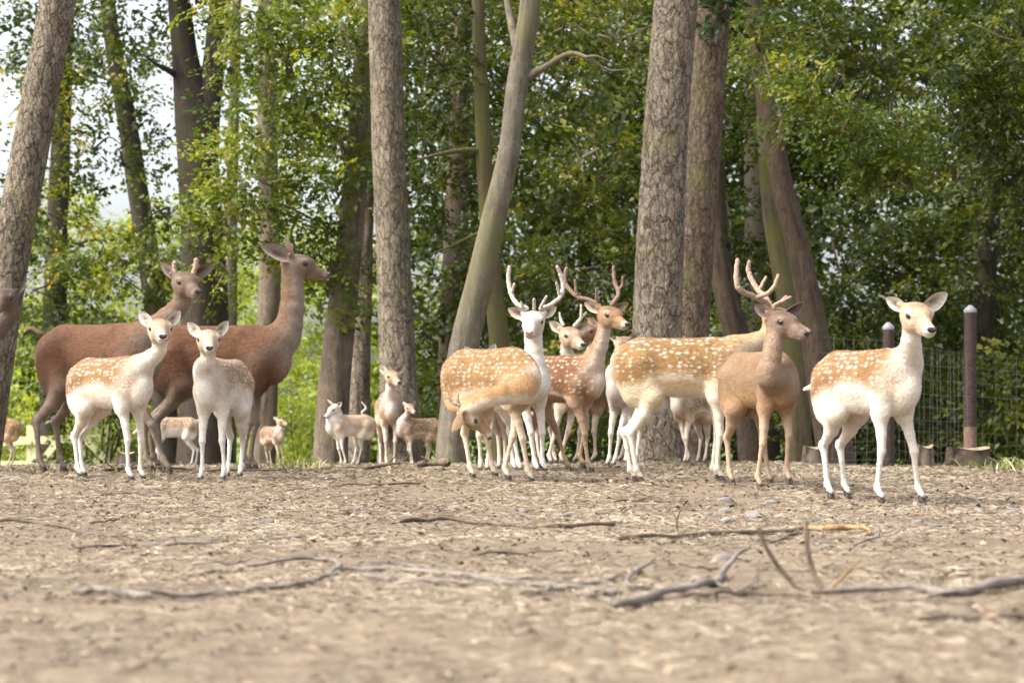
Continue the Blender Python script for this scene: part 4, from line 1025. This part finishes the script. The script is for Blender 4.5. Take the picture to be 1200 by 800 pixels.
def scatter(n, ymin, ymax, power, g):
    u = g.uniform(0, 1, n); Y = (ymin ** power + u * (ymax ** power - ymin ** power)) ** (1 / power)
    X = g.uniform(-1, 1, n) * (.29 * Y + 1.4)
    return X, Y
def blades(n, seed, ymin=2.4, ymax=27.0, power=1.55):
    g = np.random.default_rng(seed); X, Y = scatter(n, ymin, ymax, power, g)
    dens = fbm(X * 1.7 + 3, Y * 1.2, 21, 3)
    keep = g.uniform(.22, .62, n) < dens; X, Y, dens = X[keep], Y[keep], dens[keep]; n = len(X)
    Z = zg(X, Y)
    a = g.uniform(0, 2 * np.pi, n); tilt = np.abs(g.normal(0, .10, n)); L = g.uniform(.025, .085, n) * (.75 + Y / 30); wd = g.uniform(.0007, .0015, n) * (.8 + Y / 20)
    D = np.stack([np.cos(a) * np.cos(tilt), np.sin(a) * np.cos(tilt), np.sin(tilt)], -1)
    S = np.stack([-np.sin(a), np.cos(a), g.normal(0, .5, n)], -1)
    c = np.stack([X, Y, Z + g.uniform(.001, .006, n)], -1)
    bend = g.normal(0, .12, n)[:, None] * S + np.array([0, 0, 1.0]) * g.uniform(0, .06, n)[:, None]
    p0 = c; p1 = c + D * (L * .5)[:, None] + bend * L[:, None]; p2 = c + D * L[:, None]
    w1 = S * wd[:, None]
    V = np.stack([p0, p1 + w1, p2, p1 - w1], 1).reshape(-1, 3)
    F = np.arange(n * 4).reshape(n, 4)
    r = np.clip(dens * .9 + g.normal(0, .24, n), 0, 1)
    return V, F, r
V, F, r_ = blades(800000, 11)
tag(mesh_np('straw', V, F, M['straw'], None, False, None, {'rnd': r_}), 'dry straw and needles strewn over the whole clearing', 'straw', None, 'stuff')

def chips(n, seed):
    g = np.random.default_rng(seed); X, Y = scatter(n, 2.4, 26, 1.5, g); Z = zg(X, Y)
    a = g.uniform(0, 2 * np.pi, n); sz = g.uniform(.004, .015, n) * (.8 + Y / 22)
    D = np.stack([np.cos(a), np.sin(a), g.normal(0, .3, n)], -1); S = np.stack([-np.sin(a), np.cos(a), g.normal(0, .3, n)], -1)
    c = np.stack([X, Y, Z + sz * .35], -1); asp = g.uniform(.35, .8, n)[:, None]; s = sz[:, None]
    up = np.array([0, 0, 1.0])
    V = np.stack([c - D * s, c - S * s * asp + up * s * .35, c + D * s, c + S * s * asp + up * s * .25], 1).reshape(-1, 3)
    return V, np.arange(n * 4).reshape(n, 4), g.uniform(0, 1, n)
V, F, r_ = chips(26000, 12)
tag(mesh_np('leaf_litter', V, F, M['litter'], None, False, None, {'rnd': r_}), 'dead leaves, bark chips and crumbs of soil lying among the straw', 'leaf litter', None, 'stuff')

# grass tufts at the edge of the clearing
def tufts(spots, seed):
    g = np.random.default_rng(seed); Vs, Fs, rs, o = [], [], [], 0
    for px, py, n, hgt in spots:
        c = gp(px, py)
        for _ in range(n):
            b = c + np.array([g.normal(0, .10), g.normal(0, .10), -.01]); dr = np.array([g.normal(0, .5), g.normal(0, .5), 1]); L = hgt * g.uniform(.4, 1.1); w_ = np.array([g.normal(), g.normal(), 0]); w_ = unit(w_) * .006
            m_ = b + dr * L * .6; e = b + dr * L * .8 + np.array([dr[0], dr[1], -.1]) * L * .5
            Vs += [b - w_, b + w_, m_ + w_ * .7, m_ - w_ * .7, e + w_ * .1, e - w_ * .1]; Fs += [[o, o + 1, o + 2, o + 3], [o + 3, o + 2, o + 4, o + 5]]; o += 6
            r = g.uniform(0, 1); rs += [r, r]
    return np.array(Vs), np.array(Fs), np.array(rs)
g_ = np.random.default_rng(5)
spots = [(g_.uniform(0, 1200), g_.uniform(547, 556), 9, .08) for _ in range(34)] + [(1180 + g_.uniform(-30, 40), 551, 26, .16) for _ in range(10)] + [(345 + g_.uniform(-20, 25), 549, 22, .14) for _ in range(8)]
V, F, r_ = tufts(spots, 3)
M['grass'] = rnd_material('dry_grass', [(0, (.07, .11, .02)), (.45, (.16, .20, .05)), (.75, (.40, .33, .18)), (1, (.58, .48, .30))])
tag(mesh_np('grass', V, F, M['grass'], None, False, None, {'rnd': r_}), 'sparse grass tufts along the far edge of the clearing', 'grass', None, 'stuff')

# ------------------------------------------------------------------ stones
M['stone'] = plain('grey_stone', (.165, .150, .145), .8, .22, 14, .5)
M['stone_pale'] = plain('pale_stone', (.22, .198, .18), .8, .18, 14, .5)
def stone_mesh(seed, r, asp, hgt):
    import bmesh
    g = np.random.default_rng(seed); bm = bmesh.new()
    bmesh.ops.create_icosphere(bm, subdivisions=2, radius=1)
    pl = [(unit(g.normal(size=3)), g.uniform(.48, .85)) for _ in range(9)]
    V = np.array([v.co for v in bm.verts]); F = np.array([[v.index for v in f.verts] for f in bm.faces]); bm.free()
    for nrm, dd in pl:
        ex = V @ nrm - dd; V = V - np.where(ex > 0, ex * .85, 0)[:, None] * nrm
    V = V * (1 + g.normal(0, .02, (len(V), 1)))
    V = V * np.array([r, r * asp, hgt]); V[:, 2] += hgt * .45
    return V, F
STONES = [(460, 603, 12, 'small flat stone under the licking buck, left of the others'), (484, 611, 9, None), (612, 600, 9, None), (607, 613, 8, None), (622, 607, 10, None), (660, 606, 11, None), (640, 598, 7, None), (700, 602, 9, None), (725, 611, 8, None), (673, 615, 6, None),
          (315, 612, 8, None), (260, 628, 10, None), (308, 628, 11, None), (320, 585, 9, None), (176, 639, 13, 'rounded blue-grey stone resting against the long thin stick at the left'), (140, 592, 6, None), (92, 600, 5, None), (395, 566, 6, None), (427, 600, 6, None),
          (852, 587, 13, 'pale square stone below the legs of the dark-faced doe'), (850, 600, 12, None), (853, 612, 11, None), (905, 589, 10, None), (885, 606, 16, 'long flat grey stone in the straw in front of the dark-faced doe'), (915, 607, 12, None), (830, 604, 7, None),
          (1062, 595, 7, 'grey stone between the front hooves of the doe at the right'), (1020, 603, 6, None), (1095, 617, 14, 'flat pale stone right of the front hooves of the doe at the right'), (1075, 612, 9, None), (1122, 603, 9, None), (1148, 600, 11, None), (1112, 597, 7, None), (1165, 596, 7, None), (1185, 603, 14, 'broad pale stone near the right edge'), (1140, 618, 8, None), (1170, 612, 7, None), (1050, 620, 7, None), (1008, 618, 6, None), (985, 610, 7, None), (962, 604, 6, None),
          (849, 655, 20, 'large pinkish stone among the crossed grey branches'), (817, 680, 17, 'brown-grey stone beside the thick grey branch'), (1010, 690, 9, None), (895, 703, 8, None), (1128, 590, 5, None), (780, 600, 6, None), (755, 612, 6, None), (560, 622, 6, None), (505, 626, 6, None), (230, 600, 5, None), (70, 580, 5, None), (340, 600, 5, None), (970, 640, 9, None), (1085, 645, 8, None), (945, 585, 6, None), (1100, 580, 6, None)]
STONE_OBJ = []
for i, (px, py, w_, lab) in enumerate(STONES):
    p = gp(px, py); r = w_ / F_PX * p[1]
    V, F = stone_mesh(i, r, .8, r * random.uniform(.42, .62))
    o = mesh_np('stone', V, F, M['stone_pale' if i % 3 == 0 else 'stone'], None, True)
    o.location = (p[0], p[1], p[2] - r * .20); o.rotation_euler = (0, 0, random.uniform(0, 6))
    STONE_OBJ.append((px, py, lab, o, i % 3 == 0))
# every stone is named by the landmark it lies below and its place in that row
ORD = ['first', 'second', 'third', 'fourth', 'fifth', 'sixth', 'seventh', 'eighth', 'ninth', 'tenth', 'eleventh', 'twelfth']
AREAS = [(-1, 250, 'below the red deer'), (250, 410, 'below the red hind'), (410, 570, 'below the central pine'), (570, 690, 'below the white buck'), (690, 840, 'below the golden buck'), (840, 960, 'below the dark-faced doe'), (960, 1060, 'under the right-hand doe'), (1060, 1201, 'below the fence posts')]
for lo_, hi_, where in AREAS:
    here = sorted([t for t in STONE_OBJ if lo_ <= t[0] < hi_ and not t[2]], key=lambda t: t[0])
    for n_, (px, py, lab, o, pale) in enumerate(here):
        tag(o, '%s stone %s, %s from the left' % ('small pale' if pale else 'small grey', where, ORD[n_]), 'stone', 'stones scattered over the clearing')
for px, py, lab, o, pale in STONE_OBJ:
    if lab: tag(o, lab, 'stone', 'stones scattered over the clearing')

# ------------------------------------------------------------------ fallen branches and sticks
M['wood_grey'] = bark_material('weathered_grey_wood', (.235, .205, .18), (.13, .112, .098), 0.0, lichen=(.32, .29, .262))
M['wood_brown'] = bark_material('brown_stick', (.165, .122, .090), (.085, .062, .046), 0.0, lichen=(.25, .195, .15))
M['wood_yellow'] = bark_material('peeled_yellow_wood', (.38, .25, .115), (.24, .145, .07), 0.0, lichen=(.45, .33, .18))
def stick(label, paths, mat='wood_grey', name='fallen_branch', sub=()):
    """paths: list of polylines (px, py on the ground, lift m, radius m); the first is the stem, the rest are its side twigs"""
    def mk(path):
        g = np.random.default_rng(int(path[0][0] * 7 + path[0][1]))
        path = [(a, b, l, r * .88) for a, b, l, r in path]
        pts = [gp(a, b, l + r * 1.1) for a, b, l, r in path]
        if len(pts) > 1 and all(p[2] < .03 for p in path):
            dense = catmull(pts, max(7, len(pts) * 3)); rr = np.interp(np.linspace(0, 1, len(dense)), np.linspace(0, 1, len(path)), [p[3] for p in path])
            dense[:, 2] = np.maximum(dense[:, 2], zg(dense[:, 0], dense[:, 1]) + rr * 1.0) + .004 + g.normal(0, .003, len(dense)); dense[:, 1] += g.normal(0, .006, len(dense))
            rr = rr * g.uniform(.85, 1.15, len(rr)); return tube(dense, rr, 8, len(dense) * 2)
        return tube(pts, [p[3] for p in path], 8, (len(pts) - 1) * 6 + 1)
    base = gp(paths[0][0][0], paths[0][0][1])
    root = empty(name, base); tag(root, label, 'branch')
    for i, pth in enumerate(paths):
        V, F = mk(pth)
        mt = sub[i] if i < len(sub) else mat
        g = np.random.default_rng(i); mesh_np('stem' if i == 0 else 'twig', V, F, M[mt], root, True, None, {'crack': g.uniform(0, .5, len(V))}, None, base)
    return root
def fl(pts, r0, r1=None):
    r1 = r0 if r1 is None else r1; n = len(pts)
    return [(a, b, 0.0, r0 + (r1 - r0) * i / max(1, n - 1)) for i, (a, b) in enumerate(pts)]
stick('thick straight grey stick lying in the left foreground', [fl([(88, 698), (130, 701), (176, 703)], .0115, .0105)])
stick('long curved pale grey branch bending back on itself in the left foreground', [fl([(178, 704), (260, 700), (310, 693), (360, 685), (388, 676), (401, 667)], .0075, .0085), fl([(401, 667), (385, 659), (350, 659), (300, 666), (234, 675)], .008, .004), fl([(330, 660), (300, 657), (262, 662), (225, 664)], .004, .002)])
stick('long thin grey branch running right from the curved branch across the middle', [fl([(404, 670), (450, 671), (500, 674), (550, 680), (600, 688), (660, 692), (722, 697)], .009, .006), fl([(425, 680), (500, 684), (560, 686), (640, 690)], .006, .004), fl([(520, 676), (480, 664), (430, 657)], .004, .002), fl([(600, 688), (640, 678), (690, 672)], .004, .002)])
stick('thin dark stick beside the rounded blue-grey stone at the left', [fl([(84, 643), (120, 643), (160, 641)], .006, .006)], 'wood_brown')
stick('long straw-coloured stick right of the rounded blue-grey stone', [fl([(196, 641), (250, 638), (330, 634), (440, 628)], .006, .004)])
stick('brown twig at the left edge below the red deer', [fl([(-10, 612), (50, 615), (100, 626), (150, 631)], .009, .004), fl([(105, 616), (128, 612), (150, 606)], .007, .004)], 'wood_brown')
stick('dark brown stick lying left of centre below the licking buck', [fl([(470, 614), (520, 612), (560, 616), (600, 619), (660, 619), (720, 617)], .012, .009), fl([(540, 614), (530, 606), (532, 600)], .004, .002)], 'wood_brown')
stick('dead stick ending in peeled yellow wood, across the right of the clearing', [fl([(722, 635), (800, 632), (880, 628), (942, 625)], .0095, .012), [(940, 625, 0, .013), (975, 624, .0, .014), (1008, 624, .01, .010), (1020, 631, .015, .006), (1012, 638, .02, .004)], fl([(942, 626), (920, 632), (903, 638)], .008, .005)], 'wood_brown', sub=('wood_brown', 'wood_yellow', 'wood_brown'))
stick('dark bent twig rising from the ground left of the peeled stick', [[(962, 697, 0, .008), (935, 690, .0, .008), (912, 690, .05, .007), (895, 690, .11, .006), (889, 690, .155, .003)]], 'wood_brown')
stick('dark upright twig right below the peeled yellow wood', [[(964, 695, 0, .008), (953, 692, .04, .008), (946, 692, .10, .007), (945, 692, .165, .005)], [(966, 697, 0, .005), (985, 695, .03, .005), (1008, 693, .08, .003)]], 'wood_brown', sub=('wood_brown', 'wood_yellow'))
stick('thick pale grey branch slanting up to the right in the centre foreground', [fl([(722, 717), (760, 706), (800, 696), (835, 688), (848, 680)], .013, .011), [(838, 687, .0, .010), (852, 676, .02, .009), (866, 672, .05, .007), (880, 668, .06, .004)], fl([(838, 688), (868, 695), (884, 682), (886, 672)], .005, .002), fl([(790, 697), (850, 706), (895, 710)], .004, .002)])
stick('forked pale twig left of the thick pale grey branch', [[(762, 692, .0, .007), (735, 692, .01, .007), (742, 682, .02, .006), (762, 674, .03, .005)], [(755, 677, .025, .004), (770, 672, .05, .003), (776, 672, .08, .002)]])
stick('long low grey branch at the right edge of the foreground', [fl([(965, 699), (1050, 694), (1120, 699), (1165, 693), (1210, 686)], .007, .016), fl([(1120, 699), (1060, 706), (1000, 704)], .005, .003)])
stick('short broken stick in front of the thick pale grey branch', [fl([(690, 706), (712, 702), (728, 700)], .008, .006)], 'wood_brown')
stick('thin twig in the straw above the forked pale twig', [fl([(785, 665), (815, 668), (842, 668)], .006, .005)], 'wood_brown')
stick('small upright reddish twig between the golden buck and the peeled stick', [[(794, 624, 0, .006), (793, 624, .04, .005), (797, 624, .085, .003), (803, 624, .115, .002)], [(793, 624, .05, .003), (788, 624, .09, .002)], [(790, 625, 0, .004), (775, 622, .0, .003)]], 'wood_brown')
stick('straight stick behind the central pine deer, left of the licking buck', [fl([(385, 571), (430, 570), (492, 568)], .012, .008)], 'wood_brown')
stick('faint stick across the straw at the far right foreground', [fl([(1075, 730), (1130, 728), (1200, 726)], .006, .005)], 'wood_brown')
stick('curved twig in the straw left of the leg of the white-fronted doe', [fl([(120, 582), (160, 580), (205, 583)], .006, .004)], 'wood_brown')
stick('bare branch with twigs at the foot of the central pine', [[(428, 551, 0, .014), (450, 551, .03, .014), (470, 551, .06, .010), (480, 551, .12, .006)], [(450, 551, .03, .009), (462, 551, .10, .006), (466, 551, .16, .003)], [(428, 551, .0, .01), (418, 551, .02, .006), (405, 551, .02, .004)], [(470, 551, .06, .008), (500, 551, .03, .006)]], 'wood_brown')
stick('tangle of dead twigs behind the legs of the white-bellied doe', [[(120, 553, 0, .014), (150, 553, .02, .014), (190, 553, .03, .010), (225, 553, .01, .006)], [(150, 553, .02, .009), (160, 553, .07, .006), (172, 553, .12, .003)], [(140, 553, .0, .01), (128, 553, .05, .006), (122, 553, .10, .004)], [(190, 553, .03, .006), (210, 553, .07, .004)]], 'wood_brown')
stick('thin bare branch lying behind the front legs of the red hind', [[(225, 555, .0, .012), (255, 555, .02, .010), (300, 555, .02, .008), (335, 555, .03, .005)], [(300, 555, .02, .006), (312, 555, .06, .003)]], 'wood_brown')
stick('dark broken log at the foot of the leaning centre trunk', [[(490, 551, .02, .024), (505, 551, .025, .032), (524, 551, .025, .036)], [(505, 551, .05, .012), (494, 551, .10, .008)]], 'wood_brown')

stick('dark thin stick lying across the straw in front of the white buck', [fl([(560, 652), (600, 650), (660, 648)], .004, .003)], 'wood_brown')
stick('wiry twig with side shoots between the thick pale branch and the bent dark twig', [fl([(800, 700), (850, 700), (900, 699), (960, 701)], .006, .004), fl([(870, 700), (890, 690), (905, 684)], .004, .002), fl([(840, 700), (826, 708), (800, 713)], .004, .002), fl([(920, 700), (950, 708), (985, 712)], .004, .002)], 'wood_brown')
stick('thin pale sticks crossing left of the forked pale twig', [fl([(610, 700), (650, 695), (700, 686), (730, 678)], .006, .004), fl([(660, 693), (690, 700), (715, 708)], .004, .003), fl([(640, 697), (655, 684), (668, 679)], .004, .002)])
stick('thin brown stick along the right edge above the long low grey branch', [fl([(1040, 676), (1100, 680), (1150, 678), (1205, 683)], .006, .004), fl([(1100, 680), (1125, 672), (1150, 668)], .004, .002)], 'wood_brown')
stick('slender stick lying below the hooves of the golden buck', [fl([(720, 590), (760, 588), (800, 590)], .006, .004)], 'wood_brown')
stick('curled thin root at the right end of the peeled yellow stick', [[(1000, 640, .0, .005), (1016, 640, .02, .006), (1028, 640, .03, .006), (1030, 640, .06, .005), (1022, 640, .075, .004)], [(1028, 640, .03, .004), (1048, 640, .04, .003), (1060, 640, .075, .002)]], 'wood_grey')

# ------------------------------------------------------------------ stumps
M['cut_wood'] = plain('cut_wood', (.34, .26, .17), .9, .3, 20, .4)
def stump(label, px, py, wpx, hpx, mat, d=None, lean=0):
    p = gp(px, py) if d is None else np.array([(px - CX) / F_PX * d, d, float(zg((px - CX) / F_PX * d, d))])
    s = p[1] / F_PX; r = wpx / 2 * s; h = hpx * s
    root = empty('tree_stump', p); tag(root, label, 'stump')
    nseg, nr = 36, 9; V, F, ck = [], [], []
    for i in range(nr):
        t = i / (nr - 1)
        for j in range(nseg):
            a = 2 * math.pi * j / nseg
            rr = r * (1 + .28 * (1 - t) ** 2 * (1 + .6 * math.sin(a * 5 + px))) * (.92 + .13 * float(vnoise(np.array(j * .45), np.array(t * 3 + px), 4)))
            V.append(p + np.array([rr * math.cos(a) + lean * t * h, rr * math.sin(a), t * h * (1 + .10 * math.sin(a * 2 + 1) * (t > .9)) - .03 * (t == 0)])); ck.append(float(vnoise(np.array(j * .9), np.array(t * 2.0), 6) < .35))
    for i in range(nr - 1):
        for j in range(nseg): F.append([i * nseg + j, i * nseg + (j + 1) % nseg, (i + 1) * nseg + (j + 1) % nseg, (i + 1) * nseg + j])
    V = np.array(V); mesh_np('trunk', V, np.array(F), M[mat], root, True, None, {'crack': ck}, None, p)
    top = V[-nseg:]; c = top.mean(0); rings = [top, c + (top - c) * .93 - np.array([0, 0, .006]), c + (top - c) * .5 - np.array([0, 0, .004]), c + (top - c) * .05]
    VT = np.vstack(rings); FT = [[i * nseg + j, i * nseg + (j + 1) % nseg, (i + 1) * nseg + (j + 1) % nseg, (i + 1) * nseg + j] for i in range(3) for j in range(nseg)]
    mesh_np('cut_face', VT + np.array([0, 0, .003]), np.array(FT), M['cut_wood'], root, False, None, None, None, p)
stump('wide brown tree stump at the foot of the right fence post', 1134, 550, 50, 22, 'brown_bark', 21.5)
stump('narrow tree stump between the two fence posts', 1084, 552, 19, 24, 'tan_bark', 21.0)
stump('small pale cut stump behind the hind legs of the doe at the right', 953, 553, 24, 23, 'tan_bark', 20.5)
stump('low dark stump behind the front legs of the white-bellied doe', 148, 553, 22, 16, 'brown_bark', 21.0)

# ------------------------------------------------------------------ wire fence with two posts
M['post'] = plain('dark_stained_post', (.048, .032, .027), .75, .35, 25, .4)
M['post_foot'] = plain('worn_post_foot', (.17, .11, .08), .85, .3, 25, .4)
M['cap'] = plain('grey_post_cap', (.25, .25, .27), .55, .15, 30, .1)
M['wire'] = plain('galvanised_wire', (.17, .17, .16), .6, .2, 40, 0)
dF = 22.4
baseF = np.array([(1090 - CX) / F_PX * dF, dF, float(zg((1090 - CX) / F_PX * dF, dF))])
fence = empty('wire_fence', baseF); tag(fence, 'wire mesh fence on dark round posts with grey caps, at the right', 'fence')
def ring_post(px, ytop, hw, d, foot):
    b = np.array([(px - CX) / F_PX * d, d, float(zg((px - CX) / F_PX * d, d)) - .05]); t = P(px, ytop, d); r = hw / F_PX * d
    V, F = tube([b, b * .5 + t * .5, t], [r * 1.02, r, r * .98], 18, 12, False)
    o = mesh_np('post', V, F, M['post'], fence, True, None, None, None, baseF)
    V, F = merge([tube([t, t + UP * .03], [r * 1.06, r * 1.04], 18, 4, True)])
    mesh_np('post_cap', V, F, M['cap'], o, True, None, None, None, baseF)
    if foot:
        f1 = P(px, foot, d); V, F = tube([b, f1], [r * 1.05, r * 1.04], 18, 5, False)
        mesh_np('post_foot', V, F, M['post_foot'], o, True, None, None, None, baseF)
ring_post(1041, 386, 6.6, 20.6, None); ring_post(1137, 366, 7.2, 23.0, 500); ring_post(1243, 372, 7.0, 23.6, None)
def wire(a, b, sag=0.0):
    m_ = (a + b) / 2 - UP * sag
    V, F = tube([a, m_, b], [.0012] * 3, 4, 7, False); mesh_np('wire', V, F, M['wire'], fence, True, None, None, None, baseF)
segs = [((1041, 20.6), (1137, 23.0)), ((1137, 23.0), (1243, 23.6)), ((960, 20.0), (1041, 20.6))]
for (xa, da), (xb, db) in segs:
    pa, pb = np.array([(xa - CX) / F_PX * da, da - .065, 0]), np.array([(xb - CX) / F_PX * db, db - .065, 0])
    za, zb2 = float(zg(pa[0], pa[1])), float(zg(pb[0], pb[1])); g = np.random.default_rng(xa)
    hs = np.cumsum([.08, .09, .10, .11, .12, .13, .14, .15, .15, .15])
    for h_ in hs: wire(pa + UP * (za + h_), pb + UP * (zb2 + h_), .01 + g.uniform(0, .025))
    nv = int(np.linalg.norm(pb - pa) / .15)
    for i in range(1, nv):
        t = i / nv + g.normal(0, .004); q = pa * (1 - t) + pb * t; zz = za * (1 - t) + zb2 * t
        wire(q + UP * (zz + .06), q + UP * (zz + hs[-1]) + np.array([g.normal(0, .015), 0, 0]), g.normal(0, .004))

# ------------------------------------------------------------------ pale wooden barrier far back at the left
M['pale_wood'] = plain('pale_yellow_wood', (.62, .58, .36), .8, .12, 12, .2)
dB = 40.0; zB = float(zg((60 - CX) / F_PX * dB, dB)); bB = np.array([(60 - CX) / F_PX * dB, dB, zB])
bar = empty('wooden_barrier', bB); tag(bar, 'pale yellow wooden barrier far back behind the legs of the red deer', 'barrier')
def plank(name, x0, y0, x1, y1, hw, off=0):
    a, b = P(x0, y0, dB + off), P(x1, y1, dB + off); D = unit(b - a); N = unit(np.cross(D, np.array([0, 1.0, 0]))) * hw; T = np.array([0, .025, 0])
    V = np.array([a - N - T, a + N - T, b + N - T, b - N - T, a - N + T, a + N + T, b + N + T, b - N + T])
    F = np.array([[0, 3, 2, 1], [4, 5, 6, 7], [0, 1, 5, 4], [2, 3, 7, 6], [1, 2, 6, 5], [0, 4, 7, 3]])
    mesh_np(name, V, F, M['pale_wood'], bar, False, None, None, None, bB)
yb = HY - (zB - CAM_H) / dB * F_PX
plank('rail', -30, 518, 118, 513, .075)
plank('rail', -30, 545, 150, 543, .075)
for x in (34, 40, 97, 128): plank('post', x, 498, x, yb + 3, .045, .06)
plank('brace', 40, 552, 66, 519, .06, -.06); plank('brace', 97, 512, 134, 548, .06, -.06)
